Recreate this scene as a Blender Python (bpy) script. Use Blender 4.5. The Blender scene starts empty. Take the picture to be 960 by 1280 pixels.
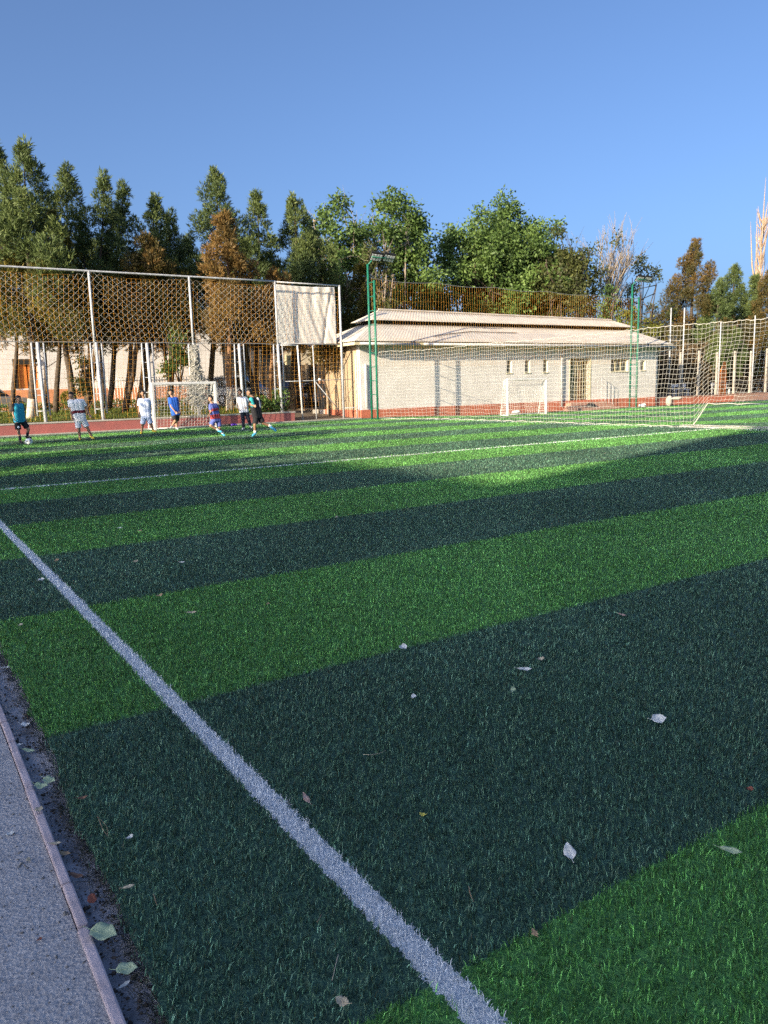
import bpy, bmesh, math, random
import numpy as np
from mathutils import Vector, Matrix

rng = np.random.default_rng(7)
random.seed(7)
S = bpy.context.scene
COL = S.collection
# ------------------------------------------------------------------ camera model
F, H, ROLL = 960.0, 1.55, 0.027
TH = math.atan(156 / 960)
A = math.radians(32.8)               # pitch axes: u runs along the touchline, v across the pitch
UX, UY = -math.sin(A), math.cos(A)
VX, VY = math.cos(A), math.sin(A)


def w(u, v, z=0.0):
    return (UX * u + VX * v, UY * u + VY * v, z)


def wn(P):
    P = np.asarray(P, float)
    return np.stack([UX * P[..., 0] + VX * P[..., 1], UY * P[..., 0] + VY * P[..., 1], P[..., 2]], -1)


def ray(X, Y):
    x = X - 480; y = 640 - Y
    xp = x * math.cos(ROLL) + y * math.sin(ROLL); yp = -x * math.sin(ROLL) + y * math.cos(ROLL)
    return (xp, F * math.cos(TH) + yp * math.sin(TH), yp * math.cos(TH) - F * math.sin(TH))


def gp(X, Y, z=0.0):
    a = ray(X, Y); t = (z - H) / a[2]
    return (a[0] * t, a[1] * t, z)


def far(X, Y, depth):
    a = ray(X, Y); t = depth / a[1]
    return (a[0] * t, depth, H + a[2] * t)


def to_uv(p):
    return (UX * p[0] + UY * p[1], VX * p[0] + VY * p[1])


# ------------------------------------------------------------------ materials
def nodes_of(m):
    m.use_nodes = True
    nt = m.node_tree
    return nt, nt.nodes, nt.links


def pmat(name, c1, c2=None, scale=4.0, rough=0.7, bump=0.0, bscale=None, metal=0.0, spec=0.4, detail=5.0, lo=0.35, hi=0.65, transl=0.0):
    m = bpy.data.materials.new(name)
    nt, N, L = nodes_of(m)
    b = N['Principled BSDF']
    b.inputs['Roughness'].default_value = rough
    b.inputs['Metallic'].default_value = metal
    b.inputs['Specular IOR Level'].default_value = spec
    if c2 is None:
        c2 = tuple(x * 0.8 for x in c1)
    geo = N.new('ShaderNodeNewGeometry')
    nz = N.new('ShaderNodeTexNoise'); nz.inputs['Scale'].default_value = scale; nz.inputs['Detail'].default_value = detail
    L.new(geo.outputs['Position'], nz.inputs['Vector'])
    mr = N.new('ShaderNodeMapRange'); mr.inputs['From Min'].default_value = lo; mr.inputs['From Max'].default_value = hi
    L.new(nz.outputs['Fac'], mr.inputs['Value'])
    mx = N.new('ShaderNodeMix'); mx.data_type = 'RGBA'
    mx.inputs['A'].default_value = (*c1, 1); mx.inputs['B'].default_value = (*c2, 1)
    L.new(mr.outputs['Result'], mx.inputs['Factor'])
    L.new(mx.outputs['Result'], b.inputs['Base Color'])
    if bump:
        n2 = N.new('ShaderNodeTexNoise'); n2.inputs['Scale'].default_value = bscale or scale * 6; n2.inputs['Detail'].default_value = 6
        L.new(geo.outputs['Position'], n2.inputs['Vector'])
        bp = N.new('ShaderNodeBump'); bp.inputs['Strength'].default_value = bump; bp.inputs['Distance'].default_value = 0.02
        L.new(n2.outputs['Fac'], bp.inputs['Height']); L.new(bp.outputs['Normal'], b.inputs['Normal'])
    if transl:
        tr = N.new('ShaderNodeBsdfTranslucent'); L.new(mx.outputs['Result'], tr.inputs['Color'])
        ms = N.new('ShaderNodeMixShader'); ms.inputs[0].default_value = transl
        L.new(b.outputs[0], ms.inputs[1]); L.new(tr.outputs[0], ms.inputs[2])
        L.new(ms.outputs[0], N['Material Output'].inputs['Surface'])
    return m


def attr_mat(name, attr, c1, c2, rough=0.55, spec=0.3, transl=0.3, c3=None):
    """leaf material: per-leaf tint attribute chooses the hue"""
    m = bpy.data.materials.new(name)
    nt, N, L = nodes_of(m)
    b = N['Principled BSDF']
    b.inputs['Roughness'].default_value = rough; b.inputs['Specular IOR Level'].default_value = spec
    at = N.new('ShaderNodeAttribute'); at.attribute_name = attr
    rp = N.new('ShaderNodeValToRGB')
    rp.color_ramp.elements[0].color = (*c1, 1); rp.color_ramp.elements[1].color = (*c2, 1)
    if c3 is not None:
        e = rp.color_ramp.elements.new(0.5); e.color = (*c3, 1)
    L.new(at.outputs['Fac'], rp.inputs['Fac'])
    L.new(rp.outputs['Color'], b.inputs['Base Color'])
    if transl:
        tr = N.new('ShaderNodeBsdfTranslucent'); L.new(rp.outputs['Color'], tr.inputs['Color'])
        ms = N.new('ShaderNodeMixShader'); ms.inputs[0].default_value = transl
        L.new(b.outputs[0], ms.inputs[1]); L.new(tr.outputs[0], ms.inputs[2])
        L.new(ms.outputs[0], N['Material Output'].inputs['Surface'])
    return m


# ------------------------------------------------------------------ object helpers
def setp(o, label=None, cat=None, group=None, kind=None):
    if label: o['label'] = label
    if cat: o['category'] = cat
    if group: o['group'] = group
    if kind: o['kind'] = kind
    return o


def thing(name, label, cat, loc, group=None, rz=0.0):
    o = bpy.data.objects.new(name, None)
    o.empty_display_size = 0.3
    COL.objects.link(o)
    o.location = loc; o.rotation_euler = (0, 0, rz)
    o.matrix_basis = Matrix.Translation(Vector(loc)) @ Matrix.Rotation(rz, 4, 'Z')
    return setp(o, label, cat, group)


class MB:
    def __init__(s):
        s.v = []; s.f = []; s.n = 0

    def add(s, verts, faces):
        verts = np.asarray(verts, float).reshape(-1, 3)
        s.v.append(verts)
        k = s.n
        s.f.extend([tuple(int(i) + k for i in f) for f in faces])
        s.n += len(verts)

    def hexa(s, c):
        s.add(c, [(0, 3, 2, 1), (4, 5, 6, 7), (0, 1, 5, 4), (1, 2, 6, 5), (2, 3, 7, 6), (3, 0, 4, 7)])

    def ubox(s, u0, u1, v0, v1, z0, z1):
        s.hexa([w(u0, v0, z0), w(u0, v1, z0), w(u1, v1, z0), w(u1, v0, z0), w(u0, v0, z1), w(u0, v1, z1), w(u1, v1, z1), w(u1, v0, z1)])

    def box(s, c, d, M=None):
        x, y, z = d[0] / 2, d[1] / 2, d[2] / 2
        P = [(-x, -y, -z), (x, -y, -z), (x, y, -z), (-x, y, -z), (-x, -y, z), (x, -y, z), (x, y, z), (-x, y, z)]
        if M is not None: P = [tuple(M @ Vector(p)) for p in P]
        s.hexa([(p[0] + c[0], p[1] + c[1], p[2] + c[2]) for p in P])

    def tube(s, path, r, n=8, caps=True):
        P = [Vector(p) for p in path]
        if not hasattr(r, '__len__'): r = [r] * len(P)
        up = Vector((0.13, 0.27, 0.95))
        rings = []; V = []
        for i, p in enumerate(P):
            d = (P[min(i + 1, len(P) - 1)] - P[max(i - 1, 0)])
            if d.length < 1e-9: d = Vector((0, 0, 1))
            d.normalize()
            a = d.cross(up)
            if a.length < 0.05: a = d.cross(Vector((1, 0, 0)))
            a.normalize(); b = d.cross(a)
            for k in range(n):
                t = 2 * math.pi * k / n
                V.append(p + (a * math.cos(t) + b * math.sin(t)) * r[i])
        Fc = []
        for i in range(len(P) - 1):
            for k in range(n):
                k2 = (k + 1) % n
                Fc.append((i * n + k, i * n + k2, (i + 1) * n + k2, (i + 1) * n + k))
        if caps:
            Fc.append(tuple(range(n - 1, -1, -1))); Fc.append(tuple((len(P) - 1) * n + k for k in range(n)))
        s.add([tuple(v) for v in V], Fc)

    def ball(s, c, r, n=10, m=7):
        if not hasattr(r, '__len__'): r = (r, r, r)
        V = [(c[0], c[1], c[2] - r[2])]
        for i in range(1, m):
            ph = -math.pi / 2 + math.pi * i / m
            for k in range(n):
                t = 2 * math.pi * k / n
                V.append((c[0] + r[0] * math.cos(ph) * math.cos(t), c[1] + r[1] * math.cos(ph) * math.sin(t), c[2] + r[2] * math.sin(ph)))
        V.append((c[0], c[1], c[2] + r[2]))
        Fc = [(0, 1 + (k + 1) % n, 1 + k) for k in range(n)]
        for i in range(m - 2):
            for k in range(n):
                a = 1 + i * n + k; b = 1 + i * n + (k + 1) % n
                Fc.append((a, b, b + n, a + n))
        t = len(V) - 1; q = 1 + (m - 2) * n
        Fc += [(q + k, q + (k + 1) % n, t) for k in range(n)]
        s.add(V, Fc)

    def grid(s, P):
        """P: (n,m,3) array of points"""
        n, m = P.shape[:2]
        idx = np.arange(n * m).reshape(n, m)
        q = np.stack([idx[:-1, :-1], idx[1:, :-1], idx[1:, 1:], idx[:-1, 1:]], -1).reshape(-1, 4)
        s.add(P.reshape(-1, 3), q.tolist())

    def build(s, name, mat, parent=None, smooth=False, bevel=0.0, **kw):
        me = bpy.data.meshes.new(name)
        V = np.concatenate(s.v) if s.v else np.zeros((0, 3))
        return finish(name, V, s.f, mat, parent, smooth, bevel, me, **kw)


def finish(name, V, Fc, mat, parent, smooth, bevel, me, label=None, cat=None, group=None, kind=None, local=False):
    V = np.asarray(V, float)
    o = bpy.data.objects.new(name, me)
    if parent is not None:
        root = parent
        Mw = root_matrix(parent)
        if not local:
            Mi = np.array(Mw.inverted())
            V = V @ Mi[:3, :3].T + Mi[:3, 3]
        me.from_pydata(V.tolist(), [], Fc)
    else:
        c = np.array([(V[:, 0].min() + V[:, 0].max()) / 2, (V[:, 1].min() + V[:, 1].max()) / 2, V[:, 2].min()])
        if kind in ('structure', 'stuff'): c = np.zeros(3)
        me.from_pydata((V - c).tolist(), [], Fc)
        o.location = c
        o.matrix_basis = Matrix.Translation(Vector(c))
    me.materials.append(mat)
    me.update()
    if smooth:
        me.polygons.foreach_set('use_smooth', [True] * len(me.polygons))
    COL.objects.link(o)
    if parent is not None:
        o.parent = parent
    if bevel:
        b = o.modifiers.new('bevel', 'BEVEL'); b.width = bevel; b.segments = 2; b.limit_method = 'ANGLE'
    return setp(o, label, cat, group, kind)


def root_matrix(o):
    M = o.matrix_basis.copy()
    while o.parent is not None:
        o = o.parent; M = o.matrix_basis @ M
    return M


def np_mesh(name, V, loops, counts, mat, parent=None, attr=None, colattr=None, kind=None, smooth=False, local=False):
    """fast mesh from flat numpy arrays; loops = flat vertex indices, counts = verts per face"""
    V = np.asarray(V, np.float64)
    if parent is not None and not local:
        Mi = np.array(root_matrix(parent).inverted())
        V = V @ Mi[:3, :3].T + Mi[:3, 3]
    me = bpy.data.meshes.new(name)
    me.vertices.add(len(V)); me.vertices.foreach_set('co', V.astype(np.float32).ravel())
    me.loops.add(len(loops)); me.loops.foreach_set('vertex_index', np.asarray(loops, np.int32))
    me.polygons.add(len(counts))
    st = np.concatenate([[0], np.cumsum(counts)[:-1]]).astype(np.int32)
    me.polygons.foreach_set('loop_start', st)
    me.update(calc_edges=True)
    if attr is not None:
        a = me.attributes.new('tint', 'FLOAT', 'FACE'); a.data.foreach_set('value', np.asarray(attr, np.float32))
    if colattr is not None:
        a = me.attributes.new('col', 'FLOAT_COLOR', 'FACE')
        c = np.ones((len(counts), 4), np.float32); c[:, :3] = colattr
        a.data.foreach_set('color', c.ravel())
    if smooth: me.polygons.foreach_set('use_smooth', [True] * len(counts))
    me.materials.append(mat)
    o = bpy.data.objects.new(name, me); COL.objects.link(o)
    if parent is not None: o.parent = parent
    if kind: o['kind'] = kind
    return o


def strands(P0, P1, r):
    """three-sided cords for many straight segments -> V, loops, counts"""
    P0 = np.asarray(P0, float); P1 = np.asarray(P1, float)
    d = P1 - P0; ln = np.linalg.norm(d, axis=1, keepdims=True); ln[ln < 1e-9] = 1; d = d / ln
    ref = np.where(np.abs(d[:, 2:3]) > 0.8, np.array([[1.0, 0.2, 0]]), np.array([[0.0, 0.1, 1.0]]))
    a = np.cross(d, ref); a /= np.linalg.norm(a, axis=1, keepdims=True)
    b = np.cross(d, a)
    n = len(P0)
    r = np.broadcast_to(np.asarray(r, float), (n,))[:, None]
    V = np.zeros((n, 6, 3))
    for k in range(3):
        t = 2 * math.pi * k / 3
        o = (a * math.cos(t) + b * math.sin(t)) * r
        V[:, k] = P0 + o; V[:, 3 + k] = P1 + o
    base = (np.arange(n) * 6)[:, None, None]
    q = np.array([[0, 1, 4, 3], [1, 2, 5, 4], [2, 0, 3, 5]])[None]
    loops = (base + q).ravel()
    return V.reshape(-1, 3), loops, np.full(n * 3, 4)


def strand_obj(name, P0, P1, r, mat, parent=None, kind=None):
    V, l, c = strands(P0, P1, r)
    return np_mesh(name, V, l, c, mat, parent, kind=kind)


def grid_net(fn, nu, nv, us=None, vs=None):
    """square-mesh net: fn(s,t) -> points (arrays), returns segment ends"""
    s = np.linspace(0, 1, nu) if us is None else us
    t = np.linspace(0, 1, nv) if vs is None else vs
    SS, TT = np.meshgrid(s, t, indexing='ij')
    P = fn(SS, TT)
    a0 = np.concatenate([P[:-1].reshape(-1, 3), P[:, :-1].reshape(-1, 3)])
    a1 = np.concatenate([P[1:].reshape(-1, 3), P[:, 1:].reshape(-1, 3)])
    return a0, a1


# ------------------------------------------------------------------ palette
M = {}
M['white_paint'] = pmat('white_paint', (.72, .72, .72), (.55, .56, .57), 3, .45)
M['old_white'] = pmat('old_white_metal', (.48, .50, .53), (.34, .35, .37), 6, .5)
M['white_wall'] = pmat('whitewash', (.68, .65, .62), (.59, .56, .53), 1.3, .9, .12, 8)
def add_courses(m):
    nt, N, L = nodes_of(m); b = N['Principled BSDF']
    geo = N.new('ShaderNodeNewGeometry'); dt = N.new('ShaderNodeVectorMath'); dt.operation = 'DOT_PRODUCT'; dt.inputs[1].default_value = (VX, VY, 0)
    L.new(geo.outputs['Position'], dt.inputs[0]); sp = N.new('ShaderNodeSeparateXYZ'); L.new(geo.outputs['Position'], sp.inputs[0])
    cb = N.new('ShaderNodeCombineXYZ'); L.new(dt.outputs['Value'], cb.inputs[0]); L.new(sp.outputs['Z'], cb.inputs[1])
    br = N.new('ShaderNodeTexBrick'); br.inputs['Scale'].default_value = 1.0; br.inputs['Brick Width'].default_value = .5; br.inputs['Row Height'].default_value = .19; br.inputs['Mortar Size'].default_value = .012; br.inputs['Mortar Smooth'].default_value = .4
    L.new(cb.outputs[0], br.inputs['Vector'])
    bp = N.new('ShaderNodeBump'); bp.inputs['Strength'].default_value = .2; bp.inputs['Distance'].default_value = .015; bp.invert = True
    L.new(br.outputs['Fac'], bp.inputs['Height'])
    old = b.inputs['Normal'].links[0].from_node if b.inputs['Normal'].links else None
    if old: L.new(bp.outputs['Normal'], old.inputs['Normal'])
    else: L.new(bp.outputs['Normal'], b.inputs['Normal'])


add_courses(M['white_wall'])
M['cream_wall'] = pmat('cream_wall', (.42, .325, .22), (.35, .265, .175), .8, .9, .3, 8)
M['red_plinth'] = pmat('red_plinth', (.50, .15, .085), (.40, .13, .08), 1.5, .85, .3, 10)
M['red_wall'] = pmat('red_low_wall', (.36, .11, .10), (.28, .10, .095), 2, .85, .3, 12)
M['pink_wall'] = pmat('pinkish_wall', (.42, .24, .18), (.34, .20, .15), 2, .85, .3, 12)
M['roof'] = pmat('cement_sheet', (.56, .52, .465), (.47, .435, .39), 1.2, .9, .2, 10)
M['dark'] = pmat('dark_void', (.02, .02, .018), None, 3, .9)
M['glass'] = pmat('window_glass', (.05, .065, .06), (.09, .09, .07), 2, .15, spec=.6)
M['frame_cream'] = pmat('cream_frame', (.62, .55, .36), (.5, .45, .3), 4, .6)
M['green_paint'] = pmat('green_paint', (.01, .16, .10), (.015, .11, .075), 6, .45)
M['black_metal'] = pmat('black_metal', (.02, .02, .022), None, 6, .5)
M['lamp_lens'] = pmat('lamp_lens', (.75, .76, .78), None, 9, .25)
M['net_white'] = pmat('white_cord', (.54, .53, .49), (.44, .43, .39), 2, .8)
M['net_goal'] = pmat('goal_cord', (.74, .74, .72), (.62, .62, .60), 2, .8)
M['net_orange'] = pmat('orange_cord', (.85, .42, .06), (.70, .30, .04), .7, .8)
M['net_grey'] = pmat('grey_wire', (.25, .25, .25), None, 5, .6)
M['banner'] = pmat('banner_cloth', (.78, .77, .74), (.70, .69, .66), 1.5, .85, transl=.15)
M['bark'] = pmat('bark', (.10, .075, .055), (.05, .038, .03), 7, .95, .5, 25)
M['bark_warm'] = pmat('warm_bark', (.28, .16, .09), (.16, .09, .055), 7, .95, .5, 25)
M['limewash'] = pmat('limewashed_bark', (.62, .56, .47), (.42, .36, .29), 8, .95, .5, 25)
M['pale_bark'] = pmat('pale_bark', (.30, .25, .20), (.22, .18, .14), 5, .9)
M['dead_wood'] = pmat('dead_wood', (.42, .30, .21), (.32, .23, .16), 5, .9)
M['concrete'] = pmat('concrete', (.42, .39, .35), (.33, .31, .28), 3, .9, .3, 20)
M['post_conc'] = pmat('concrete_post', (.40, .36, .32), (.32, .29, .25), 3, .9)
M['orange_door'] = pmat('orange_paint', (.65, .20, .04), (.52, .15, .03), 3, .6)
M['skin'] = pmat('skin', (.42, .25, .17), (.36, .20, .13), 6, .6)
M['skin_tan'] = pmat('tanned_skin', (.32, .18, .115), (.27, .15, .09), 6, .6)
M['hair'] = pmat('black_hair', (.012, .010, .009), None, 20, .5)
M['tyre'] = pmat('tyre_rubber', (.018, .018, .018), None, 9, .8)
M['rim'] = pmat('alloy_rim', (.5, .5, .5), None, 5, .3, metal=.8)
M['car_glass'] = pmat('car_glass', (.012, .015, .018), None, 3, .06, spec=.7)
for nm, c in dict(silver_body=(.62, .62, .60), dark_body=(.06, .065, .075), white_body=(.7, .69, .66), grey_body=(.20, .20, .20)).items():
    M[nm] = pmat(nm, c, tuple(x * .93 for x in c), 2, .28, spec=.6)

# ------------------------------------------------------------------ turf
LIGHT = np.array((.170, .450, .120)); DARK = np.array((.096, .212, .142)); WHITE = np.array((.92, .95, .98))
U0, SW = 1.45, 2.2
TV, TW = 1.085, .042                      # touchline centre and half width
CROSS_U = 14.45


def turf_height(u, v):
    """the second pitch beyond the side net lies a little lower"""
    return -0.18 * np.clip((v - 22.5) / 6, 0, 1)


def turf_material():
    m = bpy.data.materials.new('artificial_turf')
    nt, N, L = nodes_of(m)
    b = N['Principled BSDF']; b.inputs['Roughness'].default_value = .6; b.inputs['Specular IOR Level'].default_value = .25
    geo = N.new('ShaderNodeNewGeometry')

    def math_(op, a, bb=None, c=None):
        n = N.new('ShaderNodeMath'); n.operation = op
        for i, x in enumerate((a, bb, c)):
            if x is None: continue
            if isinstance(x, (int, float)): n.inputs[i].default_value = x
            else: L.new(x, n.inputs[i])
        return n.outputs[0]

    def dot(vec):
        n = N.new('ShaderNodeVectorMath'); n.operation = 'DOT_PRODUCT'; n.inputs[1].default_value = vec
        L.new(geo.outputs['Position'], n.inputs[0]); return n.outputs['Value']
    nz = N.new('ShaderNodeTexNoise'); nz.inputs['Scale'].default_value = 45; nz.inputs['Detail'].default_value = 3
    L.new(geo.outputs['Position'], nz.inputs['Vector'])
    jit = math_('MULTIPLY', math_('SUBTRACT', nz.outputs['Fac'], .5), .06)
    u = math_('ADD', dot((UX, UY, 0)), jit); v = math_('ADD', dot((VX, VY, 0)), jit)
    fr = math_('FRACT', math_('DIVIDE', math_('SUBTRACT', u, U0 - 440), 2 * SW))
    isl = math_('GREATER_THAN', fr, .5)
    mx = N.new('ShaderNodeMix'); mx.data_type = 'RGBA'
    mx.inputs['A'].default_value = (*(DARK * .62), 1); mx.inputs['B'].default_value = (*(LIGHT * .62), 1)
    L.new(isl, mx.inputs['Factor'])
    # blotchy wear and fibre texture
    n2 = N.new('ShaderNodeTexNoise'); n2.inputs['Scale'].default_value = 1.1; n2.inputs['Detail'].default_value = 7; n2.inputs['Roughness'].default_value = .65
    L.new(geo.outputs['Position'], n2.inputs['Vector'])
    n3 = N.new('ShaderNodeTexNoise'); n3.inputs['Scale'].default_value = 30; n3.inputs['Detail'].default_value = 5
    L.new(geo.outputs['Position'], n3.inputs['Vector'])
    k = math_('ADD', math_('MULTIPLY', n2.outputs['Fac'], .5), math_('MULTIPLY', n3.outputs['Fac'], 1.5))
    mm = N.new('ShaderNodeMix'); mm.data_type = 'RGBA'; mm.blend_type = 'MULTIPLY'; mm.inputs['Factor'].default_value = 1
    cc = N.new('ShaderNodeCombineColor')
    for i in range(3): L.new(k, cc.inputs[i])
    L.new(mx.outputs['Result'], mm.inputs['A']); L.new(cc.outputs[0], mm.inputs['B'])

    def band(x, c, h): return math_('LESS_THAN', math_('ABSOLUTE', math_('SUBTRACT', x, c)), h)
    def rng_(x, a, c): return math_('MULTIPLY', math_('GREATER_THAN', x, a), math_('LESS_THAN', x, c))
    lines = math_('MULTIPLY', band(v, TV, TW), rng_(u, -8, 33.3))
    for (cu, a, c) in ((CROSS_U, TV, 21.6), (33.2, TV, 21.6), (28.9, 6.2, 16.0)):
        lines = math_('MAXIMUM', lines, math_('MULTIPLY', band(u, cu, .05), rng_(v, a, c)))
    lines = math_('MAXIMUM', lines, math_('MULTIPLY', band(v, 21.6, .05), rng_(u, -8, 33.2)))
    lines = math_('MAXIMUM', lines, math_('MULTIPLY', band(v, 6.2, .05), rng_(u, 28.9, 33.2)))
    m3 = N.new('ShaderNodeMix'); m3.data_type = 'RGBA'; m3.inputs['B'].default_value = (*(WHITE * .8), 1)
    L.new(mm.outputs['Result'], m3.inputs['A']); L.new(lines, m3.inputs['Factor'])
    L.new(m3.outputs['Result'], b.inputs['Base Color'])
    bp = N.new('ShaderNodeBump'); bp.inputs['Strength'].default_value = .9; bp.inputs['Distance'].default_value = .03
    n4 = N.new('ShaderNodeTexNoise'); n4.inputs['Scale'].default_value = 70; n4.inputs['Detail'].default_value = 5
    L.new(geo.outputs['Position'], n4.inputs['Vector'])
    L.new(n4.outputs['Fac'], bp.inputs['Height']); L.new(bp.outputs['Normal'], b.inputs['Normal'])
    return m


M['turf'] = turf_material()
def turf_edge(u): return .434 + .034 * np.clip((u - 3.0) / .7, 0, 1) + .007 * np.sin(u * 6.0) + .004 * np.sin(u * 17.0)


us = np.linspace(-14, 33.9, 480); vs = np.array([.47, 10, 22.5, 24, 26, 28.5, 40, 55, 78])
UU, VV = np.meshgrid(us, vs, indexing='ij'); VV[:, 0] = turf_edge(us) + .008
mb = MB(); mb.grid(wn(np.stack([UU, VV, turf_height(UU, VV)], -1))[:, ::-1])
mb.build('turf_pitch', M['turf'], kind='structure')


def blades():
    rings = [1.15]
    while rings[-1] < 52: rings.append(rings[-1] * 1.12)
    X = []; Y = []; D = []
    for a, b in zip(rings[:-1], rings[1:]):
        d = (a + b) / 2
        dens = 12500 * min(1.0, (3.4 / d) ** 1.35)
        half = min(1.45, math.atan(.5 + 2.6 / d) + .03)
        n = int(dens * half * (b * b - a * a))
        th = rng.uniform(-half, half, n); r = np.sqrt(rng.uniform(a * a, b * b, n))
        X.append(r * np.sin(th)); Y.append(r * np.cos(th)); D.append(r)
    X = np.concatenate(X); Y = np.concatenate(Y); D = np.concatenate(D)
    u = UX * X + UY * Y; v = VX * X + VY * Y
    edge = turf_edge(u) + rng.normal(0, .009, len(u))
    keep = (v > edge) & (u < 33.7) & (v < 60)
    X, Y, D, u, v = X[keep], Y[keep], D[keep], u[keep], v[keep]
    n = len(X)
    fr = np.mod((u + rng.normal(0, .006, n) - U0) / (2 * SW), 1.0)
    light = fr > .5
    ju = u + rng.normal(0, .004, n); jv = v + rng.normal(0, .004, n)
    white = (np.abs(jv - TV) < TW) | ((np.abs(ju - CROSS_U) < .05) & (v > TV) & (v < 21.6)) | ((np.abs(v - 21.6) < .05))
    rnd = rng.random(n)
    col = np.where(light[:, None], LIGHT, DARK) * (.28 + 1.5 * rnd[:, None] ** 2.4)
    # painted glints lighten some fibres, less far off; a few straw-coloured (thatch curl)
    pale = rng.random(n) < .22
    col[pale] = col[pale] * 1.3 + np.where(light[pale, None], np.array((.10, .19, .08)), np.array((.17, .26, .18))) * (rng.uniform(.3, 1.2, pale.sum()) / (1 + np.maximum(0, D[pale] - 6) / 8))[:, None]
    thatch = (rng.random(n) < .02)
    col[thatch & ~white] = np.array((.075, .085, .04)) * rng.uniform(.5, 1.0, ((thatch & ~white).sum(), 1))
    # wear: slow variation over the pitch
    slow = .86 + .16 * np.sin(u * .9 + 1.3 * np.sin(v * .7)) * np.sin(v * 1.1 + .8 * np.sin(u * .5))
    col *= slow[:, None]
    col[white] = WHITE * (.55 + .45 * rng.random((white.sum(), 1)) ** .6)
    # lean: mostly random, patches pressed one way
    pa = 2.0 * np.sin(u * 1.7 + 2 * np.sin(v * .9)) + 1.5 * np.sin(v * 2.3)
    az = np.where(rng.random(n) < .35, pa + rng.normal(0, .6, n), rng.uniform(0, 2 * math.pi, n))
    ln = rng.uniform(.017, .032, n) * np.where(rng.random(n) < .05, 1.35, 1)
    k = np.maximum(1.0, (D / 3.0)) ** .72
    wd = .0016 * k * rng.uniform(.75, 1.3, n)
    lean = np.abs(rng.normal(.50, .45, n)).clip(0, 1.35)
    dx, dy = np.cos(az), np.sin(az)
    fa = rng.uniform(0, 2 * math.pi, n)
    sx, sy = np.cos(fa) * wd, np.sin(fa) * wd
    h1 = ln * .6 * np.cos(lean * .5); o1 = ln * .6 * np.sin(lean * .5)
    h2 = h1 + ln * .45 * np.cos(lean * 1.5); o2 = o1 + ln * .45 * np.sin(lean * 1.5)
    z0 = turf_height(u, v) - .002
    V = np.zeros((n, 5, 3))
    V[:, 0] = np.stack([X - sx, Y - sy, z0], -1); V[:, 1] = np.stack([X + sx, Y + sy, z0], -1)
    V[:, 2] = np.stack([X + dx * o1 + sx * .8, Y + dy * o1 + sy * .8, z0 + h1], -1)
    V[:, 3] = np.stack([X + dx * o1 - sx * .8, Y + dy * o1 - sy * .8, z0 + h1], -1)
    V[:, 4] = np.stack([X + dx * o2, Y + dy * o2, z0 + h2], -1)
    base = np.arange(n) * 5
    q = np.stack([base, base + 1, base + 2, base + 3, base + 3, base + 2, base + 4], -1).ravel()
    cnt = np.tile([4, 3], n)
    m = bpy.data.materials.new('turf_fibre')
    nt, N, L = nodes_of(m)
    b = N['Principled BSDF']; b.inputs['Roughness'].default_value = .42; b.inputs['Specular IOR Level'].default_value = .36; b.inputs['Sheen Weight'].default_value = .10; b.inputs['Sheen Tint'].default_value = (.8, 1, .95, 1)
    at = N.new('ShaderNodeAttribute'); at.attribute_name = 'col'
    L.new(at.outputs['Color'], b.inputs['Base Color'])
    tr = N.new('ShaderNodeBsdfTranslucent')
    yl = N.new('ShaderNodeMix'); yl.data_type = 'RGBA'; yl.blend_type = 'MULTIPLY'; yl.inputs['Factor'].default_value = 1; yl.inputs['B'].default_value = (1.9, 1.15, .6, 1)
    L.new(at.outputs['Color'], yl.inputs['A']); L.new(yl.outputs['Result'], tr.inputs['Color'])
    sc_ = N.new('ShaderNodeSeparateColor'); L.new(at.outputs['Color'], sc_.inputs[0])
    gm = N.new('ShaderNodeMapRange'); gm.inputs['From Min'].default_value = .3; gm.inputs['From Max'].default_value = .42; gm.inputs['To Min'].default_value = 1; gm.inputs['To Max'].default_value = 0
    L.new(sc_.outputs['Blue'], gm.inputs['Value']); L.new(gm.outputs['Result'], yl.inputs['Factor'])
    ms = N.new('ShaderNodeMixShader'); ms.inputs[0].default_value = .3
    L.new(b.outputs[0], ms.inputs[1]); L.new(tr.outputs[0], ms.inputs[2]); L.new(ms.outputs[0], N['Material Output'].inputs['Surface'])
    o = np_mesh('turf_fibres', V.reshape(-1, 3), q, cnt, m, colattr=np.repeat(col, 2, 0), kind='stuff')
    setp(o, 'short artificial grass fibres in light and dark green bands with white lines', 'artificial grass')


blades()

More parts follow.
